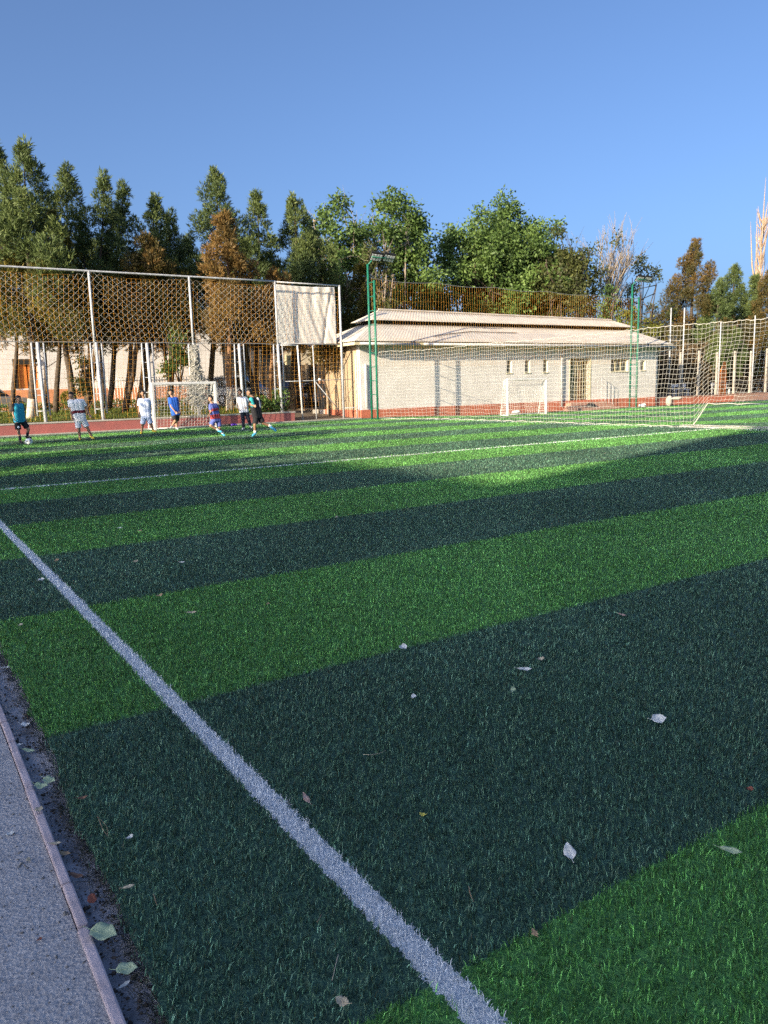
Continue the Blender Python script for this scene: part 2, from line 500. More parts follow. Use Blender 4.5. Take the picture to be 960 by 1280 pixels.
# ------------------------------------------------------------------ ground, path, kerb, gutter
def path_material():
    m = pmat('worn_asphalt', (.48, .455, .45), (.35, .335, .34), 2.2, .85, .0, lo=.3, hi=.7)
    nt, N, L = nodes_of(m); b = N['Principled BSDF']
    geo = N.new('ShaderNodeNewGeometry')
    vo = N.new('ShaderNodeTexVoronoi'); vo.inputs['Scale'].default_value = 90
    L.new(geo.outputs['Position'], vo.inputs['Vector'])
    old = b.inputs['Base Color'].links[0].from_socket
    rp = N.new('ShaderNodeValToRGB'); rp.color_ramp.elements[0].position = .0; rp.color_ramp.elements[0].color = (.5, .5, .52, 1)
    rp.color_ramp.elements[1].color = (1.35, 1.33, 1.3, 1)
    sp = N.new('ShaderNodeSeparateColor'); L.new(vo.outputs['Color'], sp.inputs[0]); L.new(sp.outputs[0], rp.inputs['Fac'])
    mm = N.new('ShaderNodeMix'); mm.data_type = 'RGBA'; mm.blend_type = 'MULTIPLY'; mm.inputs['Factor'].default_value = .45
    L.new(old, mm.inputs['A']); L.new(rp.outputs[0], mm.inputs['B']); L.new(mm.outputs['Result'], b.inputs['Base Color'])
    bp = N.new('ShaderNodeBump'); bp.inputs['Strength'].default_value = .5; bp.inputs['Distance'].default_value = .01
    nz = N.new('ShaderNodeTexNoise'); nz.inputs['Scale'].default_value = 110; nz.inputs['Detail'].default_value = 6
    L.new(geo.outputs['Position'], nz.inputs['Vector'])
    ad = N.new('ShaderNodeMath'); ad.operation = 'ADD'; L.new(nz.outputs['Fac'], ad.inputs[0]); L.new(vo.outputs['Distance'], ad.inputs[1])
    L.new(ad.outputs[0], bp.inputs['Height']); L.new(bp.outputs['Normal'], b.inputs['Normal'])
    return m


M['asphalt'] = path_material()
M['dirt'] = pmat('dirt', (.22, .17, .12), (.15, .115, .08), 1.5, .95, .5, 20)
M['mud'] = pmat('damp_silt', (.34, .33, .36), (.13, .125, .135), 9, .25, .5, 60, spec=.6, lo=.38, hi=.68)
M['kerb'] = pmat('pink_kerb', (.58, .47, .48), (.42, .34, .35), 9, .8, .3, 40)
mb = MB(); mb.add([(-900, -900, -.32), (900, -900, -.32), (900, 900, -.32), (-900, 900, -.32)], [(0, 1, 2, 3)])
mb.build('ground', M['dirt'], kind='structure')
mb = MB(); mb.ubox(-40, 34.0, -13.0, .315, -.30, .0); mb.build('path', M['asphalt'], kind='structure')
# silt gutter between kerb and turf, uneven
us = np.linspace(-3, 33.8, 500); vs = np.linspace(.335, .49, 8)
UU, VV = np.meshgrid(us, vs, indexing='ij')
ZZ = -.03 + .006 * np.sin(UU * 7 + VV * 40) * np.sin(UU * 3.3) + rng.normal(0, .0022, UU.shape) + np.where(VV > .43, (VV - .43) * .35, 0)
mb = MB(); mb.grid(wn(np.stack([UU, VV, ZZ], -1))[:, ::-1]); mb.build('gutter', M['mud'], kind='structure', smooth=True)
mb = MB(); u = -3.0
while u < 33:
    ln = random.choice([.24, .25, .26, .5])
    if random.random() > .05:
        j = random.uniform(-.003, .003); dz = random.uniform(-.004, .004)
        mb.ubox(u + .004, u + ln - .003, .317 + j, .348 + j, -.1, .012 + dz)
    u += ln
mb.build('kerb', M['kerb'], kind='structure', bevel=.006)
# loose grit on the path and crumbs in the gutter
def scatter_crumbs(name, n, u0, u1, v0, v1, z, size, mat, label, cat, zj=0):
    u = u0 + (u1 - u0) * rng.random(n) ** 1.6; v = rng.uniform(v0, v1, n)
    s = size * rng.lognormal(0, .5, n)
    oc = np.array([(1, 0, 0), (0, 1, 0), (-1, 0, 0), (0, -1, 0), (0, 0, .7), (0, 0, -.5)], float)
    V = oc[None] * s[:, None, None] * rng.uniform(.6, 1.3, (n, 6, 1))
    a = rng.uniform(0, 6.28, n); c, sn = np.cos(a)[:, None], np.sin(a)[:, None]
    V = np.stack([V[..., 0] * c - V[..., 1] * sn * .7, V[..., 0] * sn + V[..., 1] * c * .7, V[..., 2]], -1)
    V += wn(np.stack([u, v, np.full(n, z) + zj * rng.random(n)], -1))[:, None]
    f = np.array([(0, 1, 4), (1, 2, 4), (2, 3, 4), (3, 0, 4), (1, 0, 5), (2, 1, 5), (3, 2, 5), (0, 3, 5)])
    loops = ((np.arange(n) * 6)[:, None, None] + f[None]).ravel()
    o = np_mesh(name, V.reshape(-1, 3), loops, np.full(n * 8, 3), mat, kind='stuff')
    setp(o, label, cat)


M['grit'] = pmat('grit', (.24, .23, .22), (.10, .095, .09), 30, .9)
M['crumb'] = pmat('dark_crumbs', (.035, .03, .028), (.09, .07, .055), 40, .9)
scatter_crumbs('grit', 2600, .9, 6, -.75, .312, .001, .0038, M['grit'], 'loose grey grit and pebbles scattered over the asphalt path', 'grit')
scatter_crumbs('gutter_debris', 3000, .9, 9, .352, .46, -.026, .0042, M['crumb'], 'dark crumbs of soil and leaf litter along the gutter', 'debris', .014)
# thin dry thatch along the turf edge
def edge_thatch():
    n = 5200
    u = .9 + 8 * rng.random(n) ** 1.5; v = turf_edge(u) - .005 + rng.normal(0, .02, n)
    p0 = wn(np.stack([u, v, np.full(n, -.012)], -1)); a = rng.uniform(0, 6.28, n); l = rng.uniform(.012, .035, n)
    p1 = p0 + np.stack([np.cos(a) * l * .8, np.sin(a) * l * .8, l * rng.uniform(.1, .9, n)], -1)
    o = strand_obj('turf_edge_fray', p0, p1, .0009, M['fray'], kind='stuff')
    setp(o, 'frayed dry backing threads along the cut edge of the artificial turf', 'frayed threads')


M['fray'] = pmat('fray', (.10, .095, .08), (.03, .04, .03), 60, .9)
edge_thatch()

# ------------------------------------------------------------------ back boundary: low wall, lawn, yard
mb = MB(); mb.ubox(33.84, 34.02, -14, 20.6, -.1, .05); mb.build('edge_kerb', M['concrete'], kind='structure')
t = thing('low_wall', 'long low red-painted wall behind the goal with pale coping', 'wall', w(34.15, 2, 0))
mb = MB(); mb.ubox(34.02, 34.3, -14, 16.9, -.1, .44); mb.build('wall_body', M['red_wall'], t)
mb = MB(); mb.ubox(34.0, 34.42, -14, 16.95, .44, .50); mb.build('coping', M['concrete'], t, bevel=.01)
t = thing('low_wall', 'low red-painted wall running right from the building corner', 'wall', w(34.15, 47, 0))
mb = MB(); mb.ubox(34.06, 34.3, 44.1, 53.0, -.3, .32); mb.build('wall_body', M['red_plinth'], t)
mb = MB(); mb.ubox(34.03, 34.33, 44.1, 53.0, .32, .37); mb.build('coping', M['pink_wall'], t)
t = thing('low_wall', 'faded pinkish low wall under the concrete post fence at far right', 'wall', w(34.15, 62, 0))
mb = MB(); mb.ubox(34.05, 34.32, 53.05, 82, -.3, .34); mb.build('wall_body', M['pink_wall'], t)
mb = MB(); mb.ubox(34.03, 34.34, 53.05, 82, .34, .38); mb.build('coping', M['pink_wall'], t)
M['lawn'] = pmat('lawn', (.10, .13, .025), (.06, .075, .02), 1.2, .95, .6, 30)
us = np.linspace(34.4, 46, 24); vs = np.linspace(-14, 16.8, 50)
UU, VV = np.meshgrid(us, vs, indexing='ij'); ZZ = .42 + .30 * np.clip((UU - 35.5) / 8, 0, 1) + rng.normal(0, .01, UU.shape)
ZZ[0] = .0; ZZ[1] = .42
mb = MB(); mb.grid(wn(np.stack([UU, VV, ZZ], -1))[:, ::-1]); mb.build('lawn', M['lawn'], kind='structure', smooth=True)
# gateway apron beside the wall, yard behind
us = np.linspace(33.95, 46.0, 12); vs = np.linspace(16.9, 20.75, 6)
UU, VV = np.meshgrid(us, vs, indexing='ij'); ZZ = .0 + .5 * np.clip((UU - 34.3) / 10, 0, 1)
mb = MB(); mb.grid(wn(np.stack([UU, VV, ZZ], -1))[:, ::-1]); mb.build('apron', M['dirt'], kind='structure')
mb = MB(); mb.ubox(46.0, 110, -60, 70, -.3, .70); mb.build('yard', M['concrete'], kind='structure')
mb = MB(); mb.ubox(38.3, 45.95, 20.8, 60, -.3, .42); mb.build('back_yard', M['dirt'], kind='structure')
mb = MB(); mb.ubox(34.34, 38.0, 44.4, 90, -.3, .2); mb.build('dirt_strip', M['dirt'], kind='structure')


def tuft_field(name, n, u0, u1, v0, v1, zf, hmin, hmax, wd, mat, label, cat, mask=None):
    u = rng.uniform(u0, u1, n); v = rng.uniform(v0, v1, n)
    if mask is not None:
        k = mask(u, v); u, v = u[k], v[k]; n = len(u)
    P = wn(np.stack([u, v, zf(u, v)], -1)); h = rng.uniform(hmin, hmax, n); a = rng.uniform(0, 6.28, n); b = rng.uniform(0, 6.28, n)
    s = np.stack([np.cos(a), np.sin(a), 0 * a], -1) * wd
    tip = P + np.stack([np.cos(b) * h * .5, np.sin(b) * h * .5, h], -1)
    V = np.stack([P - s, P + s, tip], 1).reshape(-1, 3)
    o = np_mesh(name, V, np.arange(3 * n), np.full(n, 3), mat, attr=rng.random(n), kind='stuff'); setp(o, label, cat)


M['lawn_blade'] = attr_mat('lawn_blades', 'tint', (.05, .085, .015), (.17, .19, .03))
tuft_field('lawn_grass', 26000, 35.0, 46, -14, 16.6, lambda u, v: .42 + .30 * np.clip((u - 35.5) / 8, 0, 1), .05, .17, .022, M['lawn_blade'],
           'uneven yellow-green lawn grass growing under the pine row', 'grass')

# ------------------------------------------------------------------ foliage generators
def rand_dirs(n):
    d = rng.normal(size=(n, 3)); return d / np.linalg.norm(d, axis=1, keepdims=True)


def leaf_faces(C, D, ln, wd):
    """diamond leaves: centre C (base), direction D, length ln, width wd"""
    n = len(C)
    r = rand_dirs(n); s = np.cross(D, r); s /= np.linalg.norm(s, axis=1, keepdims=True) + 1e-9
    ln = np.broadcast_to(ln, (n,))[:, None]; wd = np.broadcast_to(wd, (n,))[:, None]
    mid = C + D * ln * .45
    V = np.stack([C, mid - s * wd, C + D * ln, mid + s * wd], 1)
    return V.reshape(-1, 3), np.arange(4 * n), np.full(n, 4)


MPINE = attr_mat('pine_needles', 'tint', (.042, .066, .024), (.180, .220, .066), c3=(.092, .132, .042), transl=.2)
MPINE_Y = attr_mat('yellowed_needles', 'tint', (.045, .060, .016), (.26, .19, .03), c3=(.12, .115, .022), transl=.2)
MPINE_B = attr_mat('browned_needles', 'tint', (.085, .068, .026), (.27, .150, .042), c3=(.16, .105, .034), transl=.2)
MPINE_O = attr_mat('rusty_mixed_needles', 'tint', (.04, .05, .018), (.22, .12, .035), c3=(.10, .08, .025), transl=.2)
MLEAF = attr_mat('broad_leaves', 'tint', (.044, .080, .024), (.180, .270, .068), c3=(.098, .164, .042), transl=.3)
MLEAF_O = attr_mat('olive_leaves', 'tint', (.03, .042, .016), (.13, .14, .04), c3=(.065, .078, .025), transl=.3)
MLEAF_Y = attr_mat('yellow_green_leaves', 'tint', (.05, .07, .012), (.22, .21, .03), c3=(.12, .13, .02), transl=.3)
MBRUSH = attr_mat('dry_brush', 'tint', (.07, .05, .03), (.20, .14, .075), transl=.2)


def limb_paths_obj(name, paths, mat, parent, n=6):
    mb = MB()
    for p, r in paths: mb.tube(p, r, n)
    return mb.build(name, mat, parent, smooth=True)


def foliage_obj(name, C, D, ln, wd, tint, mat, parent):
    V, l, c = leaf_faces(C, D, ln, wd)
    return np_mesh(name, V, l, c, mat, parent, attr=np.clip(tint, 0, 1))


def pine(label, base, height, crown0, radius, mat=None, lean=(0, 0), seed=0, group=None, trunk_mat=None, trunk_r=.15, dens=1.0, fork=False,
         lower=None, name='pine_tree', wash=0.0, bare_limbs=0):
    """base = world point; crown0 = height of the lowest foliage above base; lower=(mat, fraction) recolours lower lobes as their own crown part"""
    R = np.random.default_rng(seed)
    base = np.array(base, float)
    t = thing(name, label, 'tree', tuple(base), group)
    top = base + np.array([lean[0], lean[1], height])
    paths = []
    nseg = 9
    wob = np.cumsum(R.normal(0, .05, (nseg + 1, 2)), 0); wob -= wob[0]
    def axis(h):
        f = h / height
        i = f * nseg; k = int(min(max(i, 0), nseg - 1)); ff = i - k
        o = wob[k] * (1 - ff) + wob[k + 1] * ff
        return base + np.array([lean[0] * f ** .7 + o[0], lean[1] * f ** .7 + o[1], h])
    pts = [axis(height * i / nseg) for i in range(nseg + 1)]; pts[0] = pts[0] - np.array([0, 0, .35])
    trunk_r *= 1.3
    rr = [trunk_r * (1.12 if i == 0 else 1 - .92 * (i / nseg) ** .9) for i in range(nseg + 1)]
    if wash:
        k = wash / height
        a = [pts[0], axis(wash * .5), axis(wash)]
        mbw = MB(); mbw.tube(a, [trunk_r * 1.2, trunk_r * 1.06, trunk_r * 1.02], 8); mbw.build('trunk_base', M['limewash'], t, smooth=True)
    paths.append((pts, rr))
    if fork:
        a = axis(.4); side = R.choice([-1, 1]) * (.35 + .25 * R.random())
        b = [a, a + np.array([side * .6, 0, 1.6]), a + np.array([side, .1, 3.2]), a + np.array([side * 1.1, .1, height * .7])]
        paths.append((b, [trunk_r * .8, trunk_r * .7, trunk_r * .6, .02]))
    # lobes of foliage along the crown
    span = height - crown0
    nl = int(max(12, span * 4.8 * dens))
    LC = []; LR = []; LT = []
    for i in range(nl):
        f = (i + R.random()) / nl
        hh = crown0 + span * f
        prof = (1 - f) ** .75 * (.75 + .45 * min(1, f * 4)) if f > .12 else .85
        prof = max(prof, .10)
        az = i * 2.4 + R.normal(0, .5)
        rad = radius * prof * R.uniform(.40, 1.12)
        c = axis(hh) + np.array([math.cos(az) * rad, math.sin(az) * rad, rad * .35])
        lr = (.20 + .25 * radius * prof) * R.uniform(.6, 1.2)
        LC.append(c); LR.append(lr); LT.append(R.uniform(-.22, .22))
        if R.random() < .75:
            st = axis(max(hh - rad * .35, .5 * crown0))
            paths.append(([st, (st + c) / 2 + np.array([0, 0, -.05 * rad]), c], [max(.012, .030 * prof), .015, .006]))
    for _ in range(bare_limbs):
        hh = R.uniform(.45, 1.0) * crown0; az = R.uniform(0, 6.28); st = axis(hh)
        e = st + np.array([math.cos(az), math.sin(az), .5]) * R.uniform(.4, 1.1)
        paths.append(([st, (st + e) / 2, e], [.025, .015, .005]))
    tip = axis(height)
    LC.append(tip - np.array([0, 0, .25])); LR.append(.22); LT.append(.1)
    limb_paths_obj('trunk', paths, trunk_mat or M['bark'], t)
    def crown_part(sel, mt, nm):
        C = []; D = []; T = []
        for i in sel:
            c, lr, tt = LC[i], LR[i], LT[i]
            nt_ = int(16 + 105 * lr * lr / .25 * dens)
            o = R.normal(size=(nt_, 3)); o /= np.linalg.norm(o, axis=1, keepdims=True); rr_ = R.random((nt_, 1)) ** .45
            tc = c + o * rr_ * lr * np.array([1, 1, 1.25])
            td = o * .75 + np.array([0, 0, .7]) + R.normal(0, .25, (nt_, 3)); td /= np.linalg.norm(td, axis=1, keepdims=True)
            k = 6
            cc = np.repeat(tc, k, 0) + R.normal(0, .03, (nt_ * k, 3)); dd = np.repeat(td, k, 0) + R.normal(0, .42, (nt_ * k, 3)); dd /= np.linalg.norm(dd, axis=1, keepdims=True)
            C.append(cc); D.append(dd); T.append(np.repeat(.5 + tt + R.normal(0, .12, nt_), k) + R.normal(0, .10, nt_ * k))
        C = np.concatenate(C); D = np.concatenate(D); T = np.concatenate(T)
        foliage_obj(nm, C, D, R.uniform(.14, .30, len(C)), R.uniform(.012, .026, len(C)), T, mt, t)
    if lower:
        zc = base[2] + crown0 + span * lower[1]
        lo = [i for i in range(len(LC)) if LC[i][2] + R.normal(0, .5) < zc]; hi = [i for i in range(len(LC)) if i not in set(lo)]
        if lo: crown_part(lo, lower[0], 'lower_foliage')
        if hi: crown_part(hi, mat or MPINE, 'crown')
    else:
        crown_part(range(len(LC)), mat or MPINE, 'crown')
    return t


def broadleaf(label, base, height, crown0, rx, seed=0, mat=None, dens=1.0, leaf=.20, nl=46, group=None, name='broadleaf_tree', trunk_mat=None, trunk_r=.22, gap=.0, lob=1.0, twigs=0):
    R = np.random.default_rng(seed); base = np.array(base, float)
    t = thing(name, label, 'tree', tuple(base), group)
    ch = height - crown0; cz = crown0 + ch * .5
    paths = []; LC = []; LR = []; LT = []
    fork_h = max(.8, crown0 * .8)
    trunk_top = base + np.array([R.normal(0, .15), R.normal(0, .15), fork_h])
    paths.append(([base - np.array([0, 0, .35]), base + np.array([0, 0, fork_h * .5]), trunk_top], [trunk_r * 1.2, trunk_r, trunk_r * .85]))
    mains = []
    for i in range(6):
        az = i * 6.283 / 6 + R.normal(0, .3); rr = rx * R.uniform(.3, .65)
        e = base + np.array([math.cos(az) * rr, math.sin(az) * rr, crown0 + ch * R.uniform(.55, .85)])
        mid = trunk_top * .5 + e * .5 + np.array([math.cos(az), math.sin(az), 0]) * rr * .15
        paths.append(([trunk_top, mid, e], [trunk_r * .55, trunk_r * .35, .03])); mains.append((trunk_top, mid, e))
    for i in range(nl):
        d = R.normal(size=3); d /= np.linalg.norm(d); r = R.random() ** .45
        if d[2] < -.3: r *= .85
        sx = rx * (1.0 - .25 * max(0, d[2]))
        c = base + np.array([d[0] * r * sx, d[1] * r * sx, cz + d[2] * r * ch * .5])
        lr = R.uniform(.45, 1.0) * rx * .30 * lob
        LC.append(c); LR.append(lr); LT.append(R.uniform(-.2, .2))
        m = mains[int(R.integers(len(mains)))]; f = R.uniform(.3, 1)
        st = m[1] * (1 - f) + m[2] * f
        paths.append(([st, (st + c) / 2 + R.normal(0, .15, 3), c], [.045, .025, .008]))
    for _ in range(twigs):
        i = int(R.integers(nl)); c = LC[i]; e = c + np.array([R.normal(0, .5), R.normal(0, .5), R.uniform(.4, 1.6)]) * LR[i] * 1.6
        paths.append(([c, (c + e) / 2 + R.normal(0, .08, 3), e], [.02, .012, .004]))
    limb_paths_obj('trunk', paths, trunk_mat or M['bark'], t)
    C = []; D = []; T = []
    for c, lr, tt in zip(LC, LR, LT):
        # sprays: short shoots carrying drooping leaves
        ns = int(26 * dens * (lr / .8) ** 1.6) + 6
        o = R.normal(size=(ns, 3)); o /= np.linalg.norm(o, axis=1, keepdims=True)
        sc = c + o * (R.random((ns, 1)) ** .5) * lr
        k = 9
        cc = np.repeat(sc, k, 0) + R.normal(0, leaf * .75, (ns * k, 3))
        dd = np.repeat(o, k, 0) * .6 + R.normal(0, .6, (ns * k, 3)) + np.array([0, 0, -.25]); dd /= np.linalg.norm(dd, axis=1, keepdims=True)
        C.append(cc); D.append(dd); T.append(np.repeat(.5 + tt + R.normal(0, .12, ns), k) + R.normal(0, .13, ns * k))
    C = np.concatenate(C); D = np.concatenate(D); T = np.concatenate(T)
    foliage_obj('crown', C, D, leaf * R.uniform(.7, 1.3, len(C)), leaf * .24 * R.uniform(.8, 1.3, len(C)), T, mat or MLEAF, t)
    return t


def branching(base, height, seed, spread=.5, levels=4, r0=.12, first=.35, up=.5, kids=3):
    R = np.random.default_rng(seed); out = []
    def rec(p, d, ln, r, lv):
        pts = [p]; q = p; dd = d.copy()
        for _ in range(3):
            dd = dd + R.normal(0, .09, 3) + np.array([0, 0, .05 * up]); dd /= np.linalg.norm(dd); q = q + dd * ln / 3; pts.append(q)
        out.append((pts, [r, r * .85, r * .7, r * .5]))
        if lv <= 0: return
        for k in range(kids + int(R.integers(0, 2))):
            f = R.uniform(.35, 1.0); st = pts[1] * (1 - f) + pts[3] * f
            nd = dd + R.normal(0, spread, 3); nd[2] = abs(nd[2]) * .6 + up; nd /= np.linalg.norm(nd)
            rec(st, nd, ln * R.uniform(.5, .8), r * .5, lv - 1)
    b = np.array(base, float)
    rec(b, np.array([0, 0, 1.0]), height * first, r0, levels)
    return out


# ------------------------------------------------------------------ the back net fence
N_U = 34.5
post_v = [-.8, 3.6, 7.9, 12.2, 16.4]
t = thing('net_fence', 'tall white pipe fence hung with netting behind the left goal', 'net fence', w(N_U, 8, .44))
for v in post_v:
    mb = MB(); mb.tube([w(N_U, v, 3.2), w(N_U, v, 6.68)], .05, 8); mb.build('post', M['old_white'], t, smooth=True)
mb = MB(); mb.tube([w(N_U, v, 6.66) for v in np.linspace(-5.5, 16.42, 12)], .042, 8); mb.build('top_rail', M['old_white'], t, smooth=True)
mb = MB(); mb.tube([w(N_U - .02, v, 3.76 - .03 * math.sin(v * 1.46) ** 2) for v in np.linspace(-5.5, 20, 40)], .018, 6); mb.build('cable', M['net_grey'], t)
for v in (-.8, 1.4, 3.5, 5.65, 7.95, 10.1, 12.2, 14.4, 16.4):
    mb = MB()
    mb.tube([w(N_U - .08, v + .03, .30), w(N_U, v, 3.74)], .068, 8)
    for dv in (-.24, .24):
        mb.tube([w(N_U + .05, v + dv, .75), w(N_U, v + dv * .95, 3.72)], .034, 6)
    for z in (.95, 1.6, 2.25, 2.9, 3.5):
        mb.tube([w(N_U + .03, v - .24, z), w(N_U + .03, v + .24, z)], .018, 5)
    mb.build('lattice_post', M['old_white'], t, smooth=True)
# white diamond netting, upper tier, swagging below the rail
def diamond(u, v0, v1, z0, z1, step, sag=.12):
    P0 = []; P1 = []
    hgt = z1 - z0
    for sgn in (1, -1):
        k = np.arange(v0 - hgt, v1 + hgt, step)
        n = 26
        tt = np.linspace(0, 1, n)
        vv = k[:, None] + sgn * (tt[None] - .5) * hgt + (hgt * .5 if False else 0)
        zz = z0 + hgt * tt[None] + 0 * vv
        def warp(vv, zz):
            f = (zz - z0) / hgt
            ph = (vv - v0) / 4.3
            s = np.abs(np.sin(np.pi * (vv - 7.9) / 4.3))
            zz2 = zz - sag * s * (f ** 2) * 2.2 - .05 * np.sin(vv * 2.1 + zz)
            uu = u + .10 * np.sin(vv * 1.3 + zz * .8) * (1 - (2 * f - 1) ** 2)
            vv2 = vv + .05 * np.sin(zz * 2.3 + vv * 1.7)
            return np.stack([uu, vv2, zz2], -1)
        P = warp(vv, zz)
        a = P[:, :-1].reshape(-1, 3); b = P[:, 1:].reshape(-1, 3)
        ok = (a[:, 1] > v0) & (b[:, 1] > v0) & (a[:, 1] < v1) & (b[:, 1] < v1)
        P0.append(a[ok]); P1.append(b[ok])
    return wn(np.concatenate(P0)), wn(np.concatenate(P1))


a, b = diamond(N_U - .06, -3, 16.35, 3.78, 6.62, .32)
strand_obj('diamond_netting', a, b, .0042, M['net_white'], t)
def back_net(s, tt):
    v = -4 + 23.9 * s; z = .55 + 6.0 * tt
    u = N_U + .12 + .12 * np.sin(v * 1.1) * np.sin(tt * 3.1) + .05 * np.sin(v * 3.7 + tt * 5)
    z = z - .10 * np.sin(np.pi * np.mod(v - 7.9, 4.3) / 4.3) * (tt)
    return wn(np.stack([u, v + .04 * np.sin(z * 2.2), z], -1))


a, b = grid_net(back_net, 122, 32)
strand_obj('square_netting', a, b, .0030, M['net_orange'], t)
# bundle of slack white netting gathered on one lattice post
R2 = np.random.default_rng(3)
P0 = []; P1 = []
for i in range(150):
    z = 3.7; p = np.array([N_U - .12 + R2.normal(0, .05), 12.2 + R2.normal(0, .10), 3.72 - R2.random() * .4])
    for k in range(16):
        wid = .10 + .20 * math.exp(-((p[2] - 1.7) / .7) ** 2)
        q = np.array([N_U - .12 + R2.normal(0, .07), 12.2 + R2.normal(0, wid), p[2] - R2.uniform(.05, .25)])
        if q[2] < .55: break
        P0.append(p); P1.append(q); p = q
strand_obj('gathered_netting', wn(np.array(P0)), wn(np.array(P1)), .010, M['net_white'], t)

# ------------------------------------------------------------------ gate frame and banner
G_U = 34.5
t = thing('gate_frame', 'white pipe frame with diagonal brace below the banner', 'frame', w(G_U, 18.2, 0))
mb = MB(); mb.tube([w(G_U, 19.93, 0), w(G_U, 19.93, 6.64)], .055, 8); mb.tube([w(G_U + .12, 20.05, 0), w(G_U + .12, 20.05, 3.7)], .035, 6); mb.build('post', M['old_white'], t, smooth=True)
mb = MB(); mb.tube([w(G_U - .05, 17.55, .02), w(G_U, 17.45, 3.70)], .04, 8); mb.build('post', M['white_paint'], t, smooth=True)
mb = MB(); mb.tube([w(G_U, 18.35, .02), w(G_U, 18.3, 3.70)], .032, 8); mb.build('post', M['old_white'], t, smooth=True)
mb = MB(); mb.tube([w(G_U, 16.45, 3.69), w(G_U, 17.46, 3.69)], .034, 6); mb.build('head_rail', M['white_paint'], t, smooth=True)
mb = MB(); mb.tube([w(G_U, 16.45, 6.64), w(G_U, 19.95, 6.62)], .034, 6); mb.build('banner_rail', M['old_white'], t, smooth=True)
mb = MB(); mb.tube([w(G_U + .03, 16.5, 3.78), w(G_U + .03, 19.95, 3.74)], .03, 6); mb.build('banner_rail', M['old_white'], t, smooth=True)
mb = MB(); mb.tube([w(G_U, 16.6, 1.95), w(G_U, 20.5, 2.0)], .016, 6); mb.build('mid_rail', M['old_white'], t, smooth=True)
mb = MB(); mb.tube([w(G_U, 18.33, 1.95), w(G_U, 19.75, .35)], .02, 6); mb.build('brace', M['old_white'], t, smooth=True)
mb = MB(); mb.tube([w(34.1, 20.5, 0), w(34.1, 20.5, 3.3)], .035, 6); mb.tube([w(34.1, 20.5, .55), w(G_U, 19.95, .55)], .02, 6); mb.build('side_post', M['old_white'], t, smooth=True)
# cloth: hung a little behind the rail so the pipes throw their shadow on it
nn, mm = 90, 70
s = np.linspace(0, 1, nn); q = np.linspace(0, 1, mm); SS, TT = np.meshgrid(s, q, indexing='ij')
v = 16.55 + 3.36 * SS; z = 3.80 + 2.80 * TT - .05 * np.sin(SS * 3.14) * TT
fold = .018 * np.sin(SS * 34 + 5 * TT + 3 * np.sin(TT * 3)) * (.3 + TT) * np.clip((SS - .28) * 3, 0, 1) + .028 * np.sin((SS * .8 + TT * .55) * 9.5) * np.clip((SS - .3) * 2, 0, 1)
fold += .05 * np.exp(-((SS - .78 - .16 * TT) / .03) ** 2) * (TT < .9) + .015 * np.sin(SS * 60 + TT * 20) * .4
u = G_U + .42 + fold
mb = MB(); mb.grid(wn(np.stack([u, v, z], -1))[:, ::-1])
ban = mb.build('banner', M['banner'], smooth=True, label='blank wrinkled white cloth banner stretched on the pipe frame', cat='banner')
so = ban.modifiers.new('thick', 'SOLIDIFY'); so.thickness = .008
# ------------------------------------------------------------------ light towers with ladder
def tower(label, u, v, top=6.55, arm=1):
    t = thing('light_tower', label, 'light tower', w(u, v, turf_height(u, v)), 'green floodlight towers')
    z0 = float(turf_height(u, v)) - .05
    u0, u1 = u + .22, u - .25
    mb = MB(); mb.tube([w(u0, v, z0), w(u0, v, 7.35)], .055, 8); mb.tube([w(u0, v, 7.3), w(u0 - .05, v + .42, 7.72)], .035, 8); mb.build('mast', M['green_paint'], t, smooth=True)
    mb = MB(); mb.tube([w(u1, v + .04, z0), w(u1, v + .04, top)], .055, 8); mb.build('mast', M['green_paint'], t, smooth=True)
    z = .55
    while z < top:
        mb = MB(); mb.tube([w(u0, v, z), w(u1, v + .04, z)], .02, 6); mb.build('rung', M['green_paint'], t, smooth=True); z += .66
    ah = w(u0 - .05, v + .5, 7.74)
    for k, dv in ((0, .02), (1, .74)):
        mb = MB()
        # thin tilted lamp head facing the pitch
        C = np.array([w(u0 - .12, v + dv, 7.60), w(u0 - .12, v + dv + .64, 7.56), w(u0 - .40, v + dv + .64, 7.86), w(u0 - .40, v + dv, 7.90)])
        off = np.array([0, 0, .07])
        mb.hexa(np.concatenate([C - off, C]))
        hd = mb.build('lamp_head', M['black_metal'], t)
        ml = MB()
        for i in range(4):
            for j in range(2):
                f0, f1 = .08 + i * .23, .08 + i * .23 + .17; g0, g1 = .10 + j * .45, .10 + j * .45 + .32
                def bl(f, g): return (C[0] * (1 - f) + C[1] * f) * (1 - g) + (C[3] * (1 - f) + C[2] * f) * g - np.array([0, 0, .078])
                p = [bl(f0, g0), bl(f1, g0), bl(f1, g1), bl(f0, g1)]
                ml.hexa([x - np.array([0, 0, .012]) for x in p] + p)
        ml.build('lens', M['lamp_lens'], hd)
    mb = MB(); mb.tube([w(u0 - .05, v + .35, 7.72), w(u0 - .25, v + .7, 7.72)], .03, 6); mb.tube([w(u0 - .28, v + .05, 7.66), w(u0 - .28, v + 1.35, 7.62)], .022, 6); mb.build('lamp_bracket', M['green_paint'], t, smooth=True)
    return t


tower('green ladder light tower at the near left corner of the long white building', 31.98, 20.2)
tower('farther green ladder light tower before the right end of the white building', 32.2, 39.45)

# tall orange netting between the towers
def tower_net(s, tt):
    v = 20.25 + 19.3 * s; z = 2.6 + 4.1 * tt - (.05 + .05 * tt) * np.sin(np.pi * np.mod(s * 5, 1)) - .2 * s * tt
    u = 32.02 + .10 * np.sin(v * .9) * np.sin(tt * 3)
    return wn(np.stack([u, v + .02 * np.sin(z * 3 + v * 5), z], -1))


